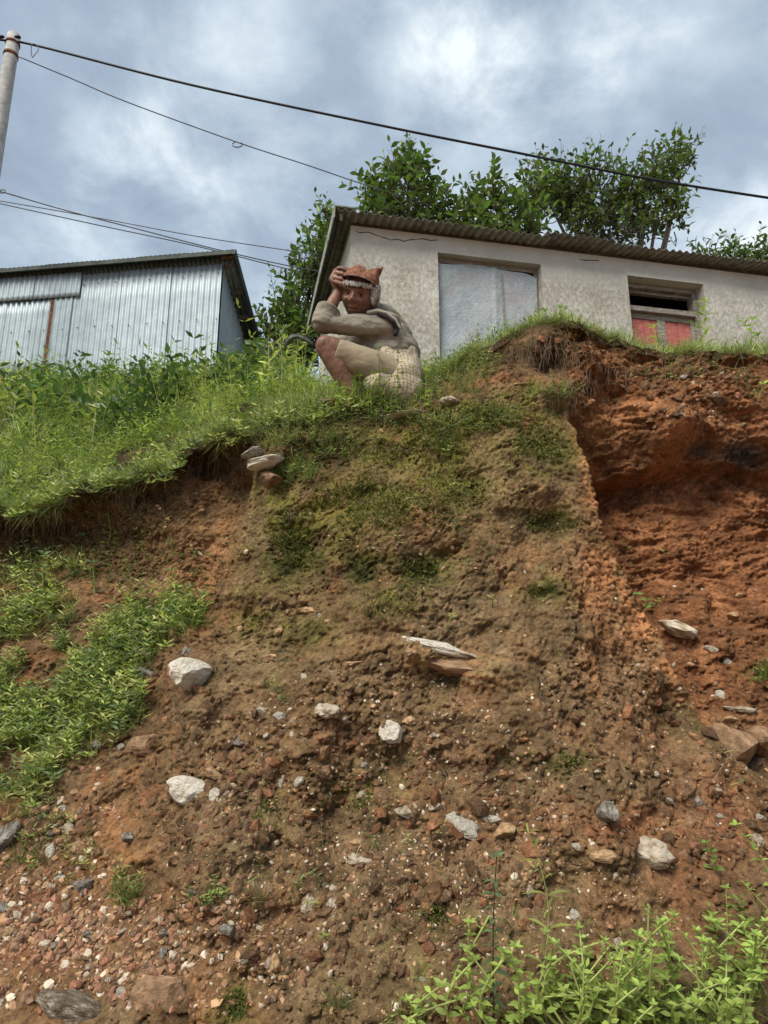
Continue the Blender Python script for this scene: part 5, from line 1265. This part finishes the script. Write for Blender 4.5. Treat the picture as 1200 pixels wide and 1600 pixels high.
S(190, 1549, 20, 13, M_stone_white, 'bright white pebble between the two large rocks at bottom left', 48, 10)
S(357, 1451, 28, 18, M_stone_grey, 'blue-white oval stone at the foot of the bank, left of centre', 49, 8, deep=.6, sink=.1)
S(432, 1507, 20, 26, M_stone_tan, 'upright yellowish stone near the bottom, left of centre', 50, 5, deep=.6, sink=.1)
S(419, 1506, 8, 16, M_stone_white, 'white sliver leaning on the upright yellowish stone', 51, 5)
S(381, 1428, 22, 16, M_stone_tan, 'small yellow-brown stone above the upright yellowish stone', 52, 0)
S(380, 1497, 20, 20, M_stone_pale, 'cream angular stone left of the upright yellowish stone', 53, 20)
S(304, 1393, 26, 10, M_stone_grey, 'grey-green flat stone under the smooth left shoulder', 54, 5)
S(482, 1411, 26, 28, M_stone_pale, 'left one of a pair of pale stones half sunk low in the bank', 55, 0, sink=.6)
S(520, 1412, 24, 24, M_stone_pale, 'right one of a pair of pale stones half sunk low in the bank', 56, 15, sink=.6)
S(484, 955, 30, 12, M_stone_tan, 'cream flat stone with two chips in the mossy upper left', 57, 6)
S(499, 961, 9, 9, M_stone_white, 'tiny white chip right of the cream flat stone', 58, 6)
S(436, 986, 16, 14, M_stone_tan, 'tan round stone below left of the cream flat stone', 59, 0)
S(424, 1026, 32, 9, M_stone_tan, 'thin tan flake left of the bank centre', 60, -6)
S(376, 1159, 26, 13, M_stone_grey, 'flat grey-white stone right of the jutting pinkish-white block', 61, 4)
S(409, 1110, 28, 12, M_stone_white, 'left one of two white stones below the mossy patch', 62, 5)
S(437, 1119, 22, 14, M_stone_white, 'right one of two white stones below the mossy patch', 63, -8)
S(407, 1185, 10, 18, M_stone_white, 'narrow upright white chip under the two white stones', 64, 15)
S(440, 1223, 14, 15, M_stone_white, 'left one of two bright white chips in the middle of the lower bank', 65, 0)
S(469, 1221, 20, 15, M_stone_white, 'right one of two bright white chips in the middle of the lower bank', 66, -25)
S(203, 1309, 20, 16, M_stone_grey, 'blue-grey round stone on orange soil at the left', 67, 0, deep=.7, sink=.1)
S(111, 1327, 18, 16, M_stone_tan, 'orange-brown stone in the scree left of the orange soil', 68, 0)
S(898, 1428, 19, 18, M_stone_white, 'black and white crystalline stone above the bottom weeds', 69, 0)
S(966, 1476, 22, 20, M_stone_pale, 'pale stone half hidden just above the bottom weeds', 70, 0)
S(828, 1392, 16, 20, M_stone_pale, 'cream stone behind the reed-like plant', 71, 0)
S(635, 1268, 44, 18, M_stone_pale, 'mottled cream stone left of the broken white cluster', 72, 18, sink=.55)
S(681, 1260, 26, 12, M_stone_pale, 'small cream stone between the mottled one and the white cluster', 73, -5, sink=.5)
S(563, 1342, 38, 16, M_stone_pale, 'grey-white oblong stone in the low centre of the bank', 74, 0, sink=.55)
S(560, 1314, 28, 9, M_stone_tan, 'thin cream stone above the grey-white oblong stone', 75, 5)
S(555, 1036, 34, 13, M_stone_tan, 'yellow and rust coloured stone left of the long ledge rock', 76, -8)
S(588, 1112, 26, 12, M_stone_tan, 'yellowish wedge between the rounded and the square stone', 77, 35)
S(640, 1126, 24, 14, M_stone_tan, 'yellow triangular chip above the square white stone', 78, -20)
S(677, 1149, 22, 12, M_stone_pale, 'pink domed stone right of the square white stone', 79, 0)
S(578, 1086, 11, 12, M_stone_tan, 'small pinkish cube below the yellow and rust stone', 80, 0)
S(660, 1530, 14, 10, M_stone_white, 'small white pebble near the bottom centre', 81, 0)
S(1095, 1162, 10, 10, M_stone_red, 'small red stone left of the smooth boulder', 82, 0)
S(1020, 1152, 16, 10, M_stone_red, 'orange-red chip in the brown soil left of the boulders', 83, 30)
S(1085, 1253, 22, 22, M_stone_grey, 'dark grey stone below the smooth boulder', 84, 0)
S(1185, 1316, 20, 26, M_stone_pale, 'pale stone at the right edge beside the leggy weed', 85, 0)
S(1186, 1278, 20, 12, M_stone_white, 'white chip above the pale stone at the right edge', 86, 0)
S(1148, 962, 24, 14, M_stone_tan, 'orange-tan stone stuck in the wall of the hollow', 87, 10)
S(1152, 622, 20, 16, M_stone_red, 'round reddish stone in the soil under the turf at upper right', 88, 0)
S(1157, 664, 22, 8, M_stone_tan, 'tan flake on the brow of the overhang', 89, -5)
S(228, 1163, 60, 30, M_stone_boulder, 'smooth orange-brown bedrock knob on the left below the weeds', 90, 0, 'rock', deep=.4, sink=.5, cat='rock')
S(1180, 1190, 44, 18, M_stone_brown, 'wedge of brown rock under the boulders at right', 91, -25, 'rock', cat='rock')
S(150, 1166, 26, 16, M_stone_grey, 'pale green-grey stone among the weeds on the left', 92, 0)
S(190, 1166, 14, 12, M_stone_white, 'white chip beside the pale green-grey stone', 93, -30)
S(222, 1050, 40, 14, M_stone_grey, 'flat grey stone left of the jutting pinkish-white block', 94, 10)
S(293, 1018, 20, 14, M_stone_grey, 'small grey flake above the jutting pinkish-white block', 95, 30)
S(375, 982, 12, 16, M_stone_tan, 'yellow-white upright stone on the left edge of the buttress', 96, -15)
S(371, 1032, 14, 10, M_stone_tan, 'yellow pebble right of the jutting pinkish-white block', 97, 0)
# the long layered ledge rock
lr = empty('ledge_rock', tuple(hit([700], [1030])[0][0])); tag(lr, 'long layered rust-brown ledge rock with pale upper edge in the middle of the bank', 'rock')
lo = np.array(tuple(lr.location))
def slab(pts, thick, depth, mat, name, seed, tilt=0):
    P, _ = hit([p[0] for p in pts], [p[1] for p in pts]); n = len(P); V = []; Fq = []
    rg = np.random.default_rng(seed); P = np.repeat(P, 1, 0)
    tt = np.linspace(0, 1, 26); P = np.stack([np.interp(tt, np.linspace(0, 1, n), P[:, k]) for k in range(3)], -1); n = 26
    for i, p in enumerate(P):
        e = math.sin(math.pi*min(1, max(0, i/(n-1)*.94+.03)))**.4; out = depth*e*(1+rg.normal(0, .10)); th = thick*e*(1+rg.normal(0, .12)); z0 = rg.normal(0, .0012)
        q = [(0, .06, th*.5), (0, -out*.55, th*.55), (0, -out*.9, th*.32), (0, -out, -th*.05), (0, -out*.86, -th*.4), (0, .06, -th*.5)]
        V += [p-lo+np.array(a)+np.array([rg.normal(0, .002), 0, z0]) for a in q]
    for i in range(n-1):
        for j in range(5): Fq.append((i*6+j, i*6+j+1, i*6+7+j, i*6+6+j))
    o = mk(name, V, np.array(Fq), mat, lr, False)
    return o
def ledge_piece(name, px, py, w, h, mat, seed, rot, dy, deep):
    P, _ = hit([px], [py]); P = P[0]; k = depth_of(P)/FPX; sx, sz = w*k/2, h*k/2
    o = meshcopy(name, stone_mesh(4, seed, mat), lr)
    o.matrix_local = Matrix.Translation(P-lo+np.array([0, dy, 0])) @ Matrix.Rotation(math.radians(rot), 4, 'Y') @ Matrix.Diagonal((sx, deep, sz, 1))
ledge_piece('rust_layer', 730, 1044, 176, 36, M_stone_boulder, 206, 13, .028, .055)
ledge_piece('pale_crust', 684, 1010, 124, 22, M_stone_white, 207, 13, .030, .05)
ledge_piece('pale_crust', 738, 1026, 84, 12, M_stone_pale, 204, 16, .030, .05)
ledge_piece('yellow_knob', 645, 1022, 28, 20, M_stone_tan, 205, 0, .0, .045)
# many smaller stones: the larger ones one by one, the rest as gravel
rg = np.random.default_rng(99)
def many(n, ells, size, mats, label, grp, spread=.6, flat=(.4, .9), sub=2, sink=.3):
    w = np.array([e[2]*e[3]*(e[4] if len(e) > 4 else 1) for e in ells], float); w /= w.sum()
    ks = rg.choice(len(ells), n, p=w); E = np.array([e[:4] for e in ells], float)[ks]; a = rg.uniform(0, 6.283, n); r = np.sqrt(rg.random(n))
    PX, PY_ = E[:, 0]+E[:, 2]*r*np.cos(a), E[:, 1]+E[:, 3]*r*np.sin(a)
    P, ok = hit(PX, PY_); N = normal(P, .02)
    for i in np.where(ok)[0]:
        k = depth_of(P[i])/FPX; s = rg.uniform(*size)*(1+rg.random()**3*.8)*k/2; f = rg.uniform(*flat); m = mats[int(rg.integers(len(mats)))]
        o = meshcopy('pebble', stone_mesh(sub, int(rg.integers(100, 106)), m)); sy = s*rg.uniform(.5, .9)
        c = P[i]+N[i]*sy*(.12-.3*sink)
        o.matrix_world = Matrix.Translation(c) @ Matrix.Rotation(rg.normal(0, .5), 4, 'Y') @ Matrix.Rotation(rg.uniform(0, 6.28), 4, 'Z') @ Matrix.Diagonal((s, sy, s*f, 1))
        tag(o, 'small '+{'pale_stone': 'cream', 'quartz': 'white', 'tan_stone': 'tan', 'brown_stone': 'brown', 'red_stone': 'red-brown', 'grey_stone': 'grey'}[m.name]+' '+label, 'pebble', grp)
SCREE = [(90, 1400, 120, 90), (60, 1500, 110, 80), (200, 1480, 110, 60), (300, 1430, 90, 40, .5), (110, 1290, 80, 40, .5), (60, 1440, 80, 60), (200, 1540, 80, 40, .6)]
many(165, SCREE, (7, 17), [M_stone_pale, M_stone_tan, M_stone_red, M_stone_red, M_stone_tan, M_stone_brown, M_stone_grey], 'stone lying loose among the scree at the lower left', 'loose stones of the lower left scree')
many(95, [(500, 1250, 200, 160), (640, 1300, 260, 200, .7), (480, 1130, 150, 90, .6), (380, 1180, 90, 110, .7), (820, 1260, 200, 120, .4)], (5, 11), [M_stone_white, M_stone_pale, M_stone_tan, M_stone_tan, M_stone_brown], 'pebble set in the brown middle and lower face of the bank', 'pebbles set in the bank face')
many(34, [(1130, 1100, 80, 70), (1100, 1290, 100, 60), (1060, 610, 140, 40), (1120, 960, 80, 50, .5)], (5, 13), [M_stone_pale, M_stone_tan, M_stone_red], 'stone in the reddish soil on the right side', 'stones on the right side', sub=2)
def gravel(n, ells, size, cols, label):
    w = np.array([e[2]*e[3]*(e[4] if len(e) > 4 else 1) for e in ells], float); w /= w.sum()
    ks = rg.choice(len(ells), n, p=w); E = np.array([e[:4] for e in ells], float)[ks]; r = np.sqrt(rg.random(n))*1.05; a = rg.uniform(0, 6.283, n)
    P, ok = hit(E[:, 0]+E[:, 2]*r*np.cos(a), E[:, 1]+E[:, 3]*r*np.sin(a)); P = P[ok]; n = len(P)
    TV, TF = rock_shape(1, 7, 4)
    out = Cloud(); s = rg.uniform(size[0], size[1], n)*(1+1.5*rg.random(n)**5)*(P[:, 1]/.95/FPX)/2
    D = rg.normal(0, 1, (n, 3)); B = basis(D, rg.normal(0, 1, (n, 3)))
    T = TV[None]*np.stack([s, s*rg.uniform(.5, 1, n), s*rg.uniform(.35, .9, n)], -1)[:, None]
    V = np.einsum('nkj,njc->nkc', T, B)+(P+np.array([0, .2, 0])*s[:, None])[:, None]; off = (np.arange(n)*len(TV))[:, None, None]
    C = np.array(cols)[rg.integers(0, len(cols), n)]*rg.uniform(.65, 1.25, (n, 1)); out.put(V.reshape(-1, 3), [(TF[None]+off).reshape(-1, 3)], C)
    return out, label
M_grav, t_, b_ = mat_new('gravel'); t_.links.new(nmix(t_, .6, attrcol(t_), nmix(t_, 1.0, attrcol(t_), nramp(t_, nnoise(t_, 60, 5, .7, objco(t_)), [(.3, (.4, .4, .4)), (.7, (1.5, 1.5, 1.5))]), 'MULTIPLY')), b_.inputs['Base Color']); b_.inputs['Roughness'].default_value = .9
PALE = (.50, .43, .33); TAN = (.36, .22, .12); REDC = (.25, .13, .08); BRN = (.21, .13, .08); DK = (.14, .09, .055)
g_, l_ = gravel(2300, SCREE+[(330, 1500, 150, 90, .6), (120, 1240, 90, 40, .4)], (3, 9), [PALE, TAN, REDC, REDC, BRN, BRN, REDC, TAN], '')
tag(g_.build('gravel', M_grav), 'loose reddish gravel and chips of the scree at the lower left', 'gravel', kind='stuff')
g_, l_ = gravel(6000, [(560, 1280, 300, 220, 1.2), (700, 1000, 330, 200, .18), (650, 1450, 400, 140, .8), (1000, 1200, 200, 200, .6), (620, 750, 250, 120, .12), (1080, 620, 130, 60, .6), (1080, 900, 120, 120, .15), (300, 850, 100, 80, .4)], (2, 5.5), [PALE, TAN, BRN, BRN, REDC, BRN, DK, TAN], '')
tag(g_.build('grit', M_grav), 'grit and crumbs of earth stuck in the face of the bank', 'gravel', kind='stuff')
g_, l_ = gravel(1300, [(560, 1330, 300, 200, 1), (960, 1180, 150, 130, .5), (880, 560, 50, 40, .8), (330, 1200, 100, 120), (1050, 620, 140, 50), (1100, 1300, 100, 60, 1.6)], (7, 15), [(.24, .15, .09), (.21, .13, .08), (.18, .11, .07), (.27, .16, .09), (.28, .14, .08)], '')
tag(g_.build('clods', M_soil), 'crumbly clods of brown earth on the face of the bank', 'soil', kind='stuff')

# ------------------------------------------------------------------ single plants
M_lg = leafmat('light_green_leaf', False, (.27, .36, .08), .38, .35); M_mg = leafmat('mid_green_leaf', False, (.14, .21, .045), .25, .3)
M_dg = leafmat('blue_green_leaf', False, (.10, .15, .065), .2, .25); M_yg = leafmat('yellow_green_leaf', False, (.22, .24, .06), .2, .3)
M_red_leaf = leafmat('red_leaf', False, (.28, .06, .05), .1, .2); M_stem_g = leafmat('green_stem', False, (.36, .42, .14), .15, .1); M_stem_d = leafmat('dark_stem', False, (.08, .05, .035), .2, .05)
LM = {}
def lmesh(mat, wid):
    k = (mat.name, wid)
    if k not in LM: LM[k] = [leaf_mesh('leaf', mat, wid, c) for c in (.0, .18, .35)]
    return LM[k]
def plant(label, base, tip, nodes, leaf, mat=M_lg, wid=1.1, stem=M_stem_g, rad=.0022, name='weed', per=2, top=5, start=.15, group=None, droop=.0, side=0, sway=.03, up=.45):
    base = np.array(base, float); tip = np.array(tip, float); root = empty(name, tuple(base)); tag(root, label, 'plant', group)
    L = np.linalg.norm(tip-base); sw = np.array([rg.normal(0, sway), rg.normal(0, sway*.5), 0]); d = tip-base
    curve = lambda q: d*q+sw*math.sin(q*math.pi)+np.array([0, 0, .12*L*q*(1-q)])
    m_ = MB(); qs = np.linspace(0, 1, 9); m_.tube([curve(q) for q in qs], np.linspace(rad, rad*.5, 9), 6, False); m_.build('stem', stem, root, True)
    ph = rg.uniform(0, 6.28)
    ax = d/L
    def leafat(q, a, s, rise):
        sd = np.array([math.cos(a), math.sin(a), 0]); D = sd+ax*rise+np.array([0, 0, -droop]); B = basis(D[None], (ax+rg.normal(0, .2, 3))[None])[0]
        meshcopy('leaf', LM_[int(rg.integers(3))], root, mat4(B, curve(q), s))
    LM_ = lmesh(mat, wid)
    for i in range(nodes):
        q = start+(1-start)*i/nodes
        for s in range(per): leafat(q, ph+i*1.57+s*6.283/per+rg.normal(0, .2), leaf*(1.05-.45*q)*rg.uniform(.75, 1.15), up)
    for s in range(top): leafat(1.0, ph+s*6.283/max(1, top), leaf*.62*rg.uniform(.7, 1.1), .9)
    for s in range(side):
        q = rg.uniform(.3, .8); a = rg.uniform(0, 6.28); p0 = curve(q); dr = np.array([math.cos(a)*.8, -.2, .8])*L*.28
        m_ = MB(); m_.tube([p0, p0+dr*.5, p0+dr], rad*.6, 5, False); br_ = m_.build('side_stem', stem, root, True)
        for j in range(5):
            B = basis(np.array([[math.cos(j*2.4), math.sin(j*2.4), .6]]), np.array([[0, 0, 1.]]))[0]
            meshcopy('leaf', LM_[int(rg.integers(3))], br_, mat4(B, p0+dr*(.55+.09*j), leaf*.6*rg.uniform(.7, 1.1)))
    return root
def bplant(label, bx, by, tx, ty, nodes, leafpx, fwd=.05, **k):
    P, _ = hit([bx], [min(by, 1700)]); b = P[0]; tp = np.array(tuple(at(tx, ty, b[1]-fwd))); b = b+np.array([0, .01, -.01])
    return plant(label, b, tp, nodes, leafpx*depth_of(b)/FPX, **k)
def hplant(label, bx, by, tx, ty, Y, nodes, leafpx, **k):
    p = at(bx, by, Y); b = np.array([p.x, Y, float(hillZ(p.x, Y))]); tp = np.array(tuple(at(tx, ty, Y-.03)))
    return plant(label, b, tp, nodes, leafpx*depth_of(b)/FPX, **k)
ORD = 'first second third fourth fifth sixth seventh eighth ninth tenth eleventh twelfth thirteenth fourteenth fifteenth sixteenth seventeenth eighteenth nineteenth twentieth'.split()
ORD += ['twenty-'+o for o in ORD[:9]]+['thirtieth', 'thirty-first', 'thirty-second', 'thirty-third', 'thirty-fourth', 'thirty-fifth', 'thirty-sixth', 'thirty-seventh', 'thirty-eighth', 'thirty-ninth']
G1 = 'light green leafy weeds along the bottom right'
fw = [(760, 1625, 735, 1442), (800, 1640, 806, 1480), (845, 1630, 852, 1458), (900, 1620, 862, 1500), (905, 1630, 945, 1400+70), (935, 1630, 998, 1462), (1030, 1620, 1054, 1432), (1060, 1560, 1030, 1440),
      (1085, 1630, 1088, 1455), (1120, 1600, 1100, 1470), (1160, 1640, 1135, 1500), (1170, 1600, 1182, 1462), (1195, 1640, 1190, 1520), (1010, 1640, 1000, 1540), (960, 1640, 955, 1545), (880, 1640, 880, 1548),
      (835, 1650, 812, 1545), (780, 1640, 762, 1540), (715, 1640, 716, 1562), (745, 1640, 738, 1570), (1050, 1650, 1040, 1530), (1110, 1650, 1128, 1535), (1140, 1650, 1165, 1548), (990, 1640, 968, 1500), (925, 1645, 905, 1555),
      (1075, 1640, 1062, 1500), (1180, 1660, 1150, 1570), (860, 1650, 835, 1575), (1000, 1650, 1022, 1570), (1100, 1660, 1090, 1565), (1205, 1560, 1196, 1440), (1150, 1600, 1112, 1440), (700, 1640, 690, 1540), (735, 1640, 742, 1500), (795, 1640, 788, 1488), (860, 1640, 868, 1475), (880, 1640, 905, 1450), (965, 1640, 975, 1478), (1040, 1640, 1020, 1480)]
fw.sort(key=lambda q: q[2])
for i, (bx, by, tx, ty) in enumerate(fw):
    hgt = by-ty; bplant(('tall ' if hgt > 140 else 'low ')+'light green weed, '+ORD[i]+' tip from the left in the bottom right weed patch', bx, by, tx, ty, max(5, int(hgt/17)), 21*rg.uniform(.8, 1.15), fwd=rg.uniform(.08, .2), side=int(hgt > 110)*int(rg.integers(0, 3)), group=G1, rad=.0038, start=rg.uniform(.2, .5), sway=.07, per=2)
bplant('tallest light green weed, leaning left with bare stem at the right edge', 1195, 1500, 1150, 1290, 7, 24, fwd=.14, rad=.003, start=.35, side=1)
bplant('light green weed with a single straight stem left of the leaning tall one', 1128, 1560, 1134, 1388, 6, 15, fwd=.12, rad=.002, start=.5)
bplant('small weed sprig with round leaves beside the red leaf at right', 1115, 1360, 1102, 1318, 3, 17, fwd=.05, mat=M_mg, wid=1.5)
bplant('dark blue-green herb with whorled narrow leaves at bottom centre', 775, 1640, 776, 1338, 11, 30, fwd=.14, mat=M_dg, wid=.75, stem=M_stem_d, per=3, top=6, rad=.0026, start=.25, droop=.35)
bplant('reed-like herb with long narrow pointed leaves behind the bottom weeds', 838, 1560, 826, 1302, 8, 44, fwd=.12, mat=M_yg, wid=.42, per=2, top=3, rad=.002, start=.2)
bplant('thin grass stalk rising at the bottom centre', 655, 1640, 676, 1500, 3, 30, fwd=.08, mat=M_yg, wid=.2, rad=.001, top=0)
bplant('small light green sprout alone at the bottom, left of the weed patch', 640, 1625, 636, 1562, 3, 20, fwd=.08)
bplant('grey-green sprig standing in the face left of centre', 452, 1100, 450, 1035, 5, 15, fwd=.03, mat=M_dg, wid=.6, rad=.001)
bplant('tiny pale green seedling in the mossy middle of the upper bank', 650, 778, 651, 745, 2, 11, fwd=.03, mat=M_yg, rad=.001)
bplant('small sprig with one red leaf in the mossy upper bank', 628, 778, 625, 768, 1, 9, fwd=.02, mat=M_red_leaf, rad=.0008, top=1)
bplant('bright green sprout at the foot of the left recess', 270, 935, 268, 892, 4, 20, fwd=.05, mat=M_mg, wid=.8)
bplant('fresh green seedling in the left recess above the sprout', 196, 895, 195, 877, 2, 12, fwd=.03, mat=M_lg, rad=.001)
bplant('broad-leaved weed on the dark soil at the left edge', 66, 930, 68, 868, 5, 28, fwd=.06, mat=M_dg, wid=.9)
bplant('grey-green weed right of the broad-leaved one on the left', 145, 930, 143, 880, 4, 22, fwd=.05, mat=M_dg, wid=.7)
bplant('straggling weed hanging under the turf on the left', 165, 855, 170, 810, 3, 26, fwd=.05, mat=M_yg, wid=.6)
bplant('clover-like green plant growing on the rim of the hollow', 1000, 950, 998, 930, 3, 15, fwd=.03, mat=M_mg, wid=1.6)
bplant('narrow-leaved seedling under the smooth boulder on the right', 1158, 1240, 1158, 1222, 2, 16, fwd=.03, mat=M_dg, wid=.5)
bplant('small dark weed growing over the smooth boulder', 1146, 1190, 1148, 1172, 3, 12, fwd=.04, mat=M_dg, wid=.6)
bplant('pale leafy sprig at the right edge under the turf', 1190, 612, 1192, 600, 2, 16, fwd=.04, mat=M_lg, wid=1.1)
bplant('yellow-green sprig right of the scree tuft', 335, 1410, 330, 1396, 2, 14, fwd=.03, mat=M_mg)
bplant('leafy twig rising in front of the man\'s knees', 596, 640, 592, 545, 6, 15, fwd=.05, mat=M_mg, wid=.8, stem=M_stem_d, rad=.0018)
bplant('leafy twig rising in front of the checked cloth', 618, 640, 622, 553, 6, 14, fwd=.05, mat=M_mg, wid=.8, stem=M_stem_d, rad=.0018)
bplant('weed with dark stem on the ledge right of the man', 613, 645, 611, 590, 5, 16, fwd=.06, mat=M_mg, wid=.8, stem=M_stem_d)
G2 = 'small weeds at the turf edge in front of the man'
for i, (bx, tx, ty) in enumerate(sorted(((470, 468, 612), (492, 490, 600), (508, 512, 592), (528, 524, 596), (548, 552, 590), (566, 562, 588), (582, 584, 584), (600, 600, 578), (640, 644, 578), (660, 664, 570), (520, 516, 606), (556, 556, 600), (575, 572, 598), (590, 592, 596), (625, 628, 586), (540, 536, 604)), key=lambda q: q[1])):
    bplant('small leafy weed at the turf edge, '+ORD[i]+' from the left below the squatting man', bx, 650+rg.uniform(-6, 6), tx, ty+rg.uniform(-3, 3), 6, 15, fwd=rg.uniform(.0, .06), mat=M_mg if rg.random() < .6 else M_lg, wid=.8, rad=.0013, group=G2)
hplant('tallest weed clump on the slope, standing before the shed wall', 168, 640, 168, 556, 5.4, 8, 22, mat=M_mg, wid=.8, side=3, name='tall_weed', rad=.004)
hplant('second tall weed left of the tallest one before the shed', 140, 640, 143, 575, 5.3, 6, 20, mat=M_mg, wid=.8, side=2, name='tall_weed', rad=.004)
hplant('weed with drooping dark leaves before the middle of the shed', 212, 640, 215, 590, 5.2, 5, 22, mat=M_dg, wid=.9, name='tall_weed', rad=.004)
hplant('bushy grey-leaved weed at the right corner of the shed', 375, 640, 372, 560, 5.2, 7, 26, mat=M_dg, wid=.9, side=4, name='tall_weed', rad=.004)
hplant('drooping weed right of the bushy grey-leaved one', 395, 640, 398, 580, 5.0, 5, 24, mat=M_mg, wid=.9, side=2, name='tall_weed', rad=.004)
hplant('broad-leaved weed in the middle of the slope', 195, 705, 197, 665, 4.3, 5, 26, mat=M_dg, wid=1.2, side=3, name='tall_weed')
hplant('big soft-leaved weed on the slope above the left recess', 345, 670, 342, 620, 4.3, 5, 26, mat=M_dg, wid=1.1, side=3, name='tall_weed')
hplant('pale stalk with yellow tip on the left slope', 55, 740, 53, 640, 3.8, 5, 26, mat=M_yg, wid=.45, name='tall_weed', start=.4)
hplant('reddish-stemmed weed at the left edge of the slope', 68, 760, 66, 705, 3.4, 6, 20, mat=M_yg, wid=.7, stem=M_stem_d, name='tall_weed')
hplant('nettle-like weed standing before the house right of the window', 1100, 560, 1101, 474, 3.9, 8, 24, mat=M_lg, wid=.7, side=2, name='tall_weed')
hplant('shorter weed before the house near the right edge', 1178, 560, 1176, 500, 3.8, 6, 22, mat=M_lg, wid=.7, side=2, name='tall_weed')
hplant('small weed before the red shutters', 1022, 560, 1020, 512, 3.8, 5, 18, mat=M_lg, wid=.8, name='tall_weed')
hplant('leafy sprig on the mound right of the boarded doorway', 880, 515, 878, 482, 3.45, 4, 18, mat=M_lg, wid=.9)
hplant('leafy sprig on top of the mound before the doorway', 855, 515, 852, 488, 3.4, 4, 16, mat=M_lg, wid=.8)
hplant('grassy sprig on the left of the mound', 795, 530, 793, 505, 3.4, 3, 18, mat=M_lg, wid=.5)
ug = Cloud()
P = scatter(80, [(1060, 1570, 170, 70, 1), (1150, 1500, 60, 70, .8), (900, 1590, 90, 40, 1), (780, 1600, 80, 26, .7)])
herb(ug, P, RG.uniform(.05, .16, len(P)), 6, .034, np.array([[.22, .30, .06]])*RG.uniform(.45, 1.2, (len(P), 1)), up=(0, -.7, .9), lean=.35, simple=False)
P = scatter(900, [(1060, 1580, 170, 60, 1), (900, 1590, 100, 30, 1)]); blades(ug, P, RG.uniform(.03, .10, len(P)), RG.uniform(.002, .004, len(P)), greens(len(P), .8, .4), .6, (0, -.6, .7))
tag(ug.build('undergrowth', M_leaf_attr), 'tangled low green undergrowth filling the bottom right corner', 'undergrowth', kind='stuff')
def tuft(label, px, py, n, Lpx, c, wide=18, up=(0, -.5, .9), cat='grass tuft', lean=.45):
    P, _ = hit(px+rg.normal(0, wide/3, n), py+rg.normal(0, wide/6, n)); cl = Cloud(); k = float(depth_of(P[0])/FPX); o = P.mean(0)
    blades(cl, P-o, rg.uniform(.5, 1.1, n)*Lpx*k, rg.uniform(.0018, .0035, n), np.array(c)[None]*rg.uniform(.6, 1.4, (n, 1)), lean, up)
    ob = cl.build('grass_tuft', M_leaf_attr); ob.location = tuple(o); tag(ob, label, cat)
tuft('green grass tuft in the scree left of the smooth brown shoulder', 197, 1408, 70, 48, (.12, .17, .04), 40)
tuft('yellow-green grass tuft on the upper bank under the flagstones', 690, 705, 70, 46, (.13, .16, .045), 26)
tuft('grass tuft at the right edge on the slope of the hollow', 1192, 1062, 60, 36, (.13, .20, .04), 26)
tuft('dry grass tuft at the foot of the lower left face', 404, 1408, 45, 50, (.20, .17, .09), 22)
tuft('sparse tuft of thin grass at the bottom centre left', 530, 1575, 50, 46, (.17, .17, .07), 36)
tuft('green grass tuft on the left edge of the recess by the buttress', 305, 975, 90, 50, (.09, .16, .03), 34)
tuft('bright grass tuft beside the flat stones above the left recess', 465, 745, 90, 38, (.16, .21, .04), 40)
tuft('dead straw tuft lying on the upper left of the mossy face', 455, 800, 26, 34, (.22, .17, .10), 16, (0, -.6, -.6))
tuft('dry grass tuft beside the blue-grey rock at the left edge', 40, 1345, 60, 44, (.15, .16, .06), 40)
# a bare root on the smooth boulder and a dead forked twig
def twig(name, pts, r, label, cat, off=.012):
    P, _ = hit([p[0] for p in pts], [p[1] for p in pts]); P[:, 1] -= off
    m_ = MB(); tt = np.linspace(0, len(P)-1, 22); Q = np.stack([np.interp(tt, range(len(P)), P[:, k]) for k in range(3)], -1)+rg.normal(0, .0015, (22, 3))
    m_.tube(Q, np.linspace(r, r*.5, 22), 6); tag(m_.build(name, M_root, None, True), label, cat)
twig('root', [(1112, 1115), (1122, 1130), (1133, 1148), (1146, 1165)], .0022, 'thin pale root running down over the smooth boulder', 'root', .03)
twig('root', [(1135, 1180), (1120, 1200), (1106, 1222)], .002, 'brown root below the smooth boulder', 'root', .03)
twig('twig', [(672, 1180), (690, 1200), (703, 1225), (712, 1250)], .0015, 'dead forked twig on the face right of centre', 'twig', .02)
twig('twig', [(470, 786), (482, 772), (494, 760)], .003, 'short broken stick on the mossy upper left face', 'twig', .02)
twig('stalk', [(12, 1150), (10, 1190), (4, 1230), (3, 1270)], .0022, 'pale dry stalk arching at the left edge', 'stalk', .06)
twig('stalk', [(738, 1310), (742, 1360), (741, 1420)], .0009, 'hair-thin dry stalk above the bottom weeds', 'stalk', .02)
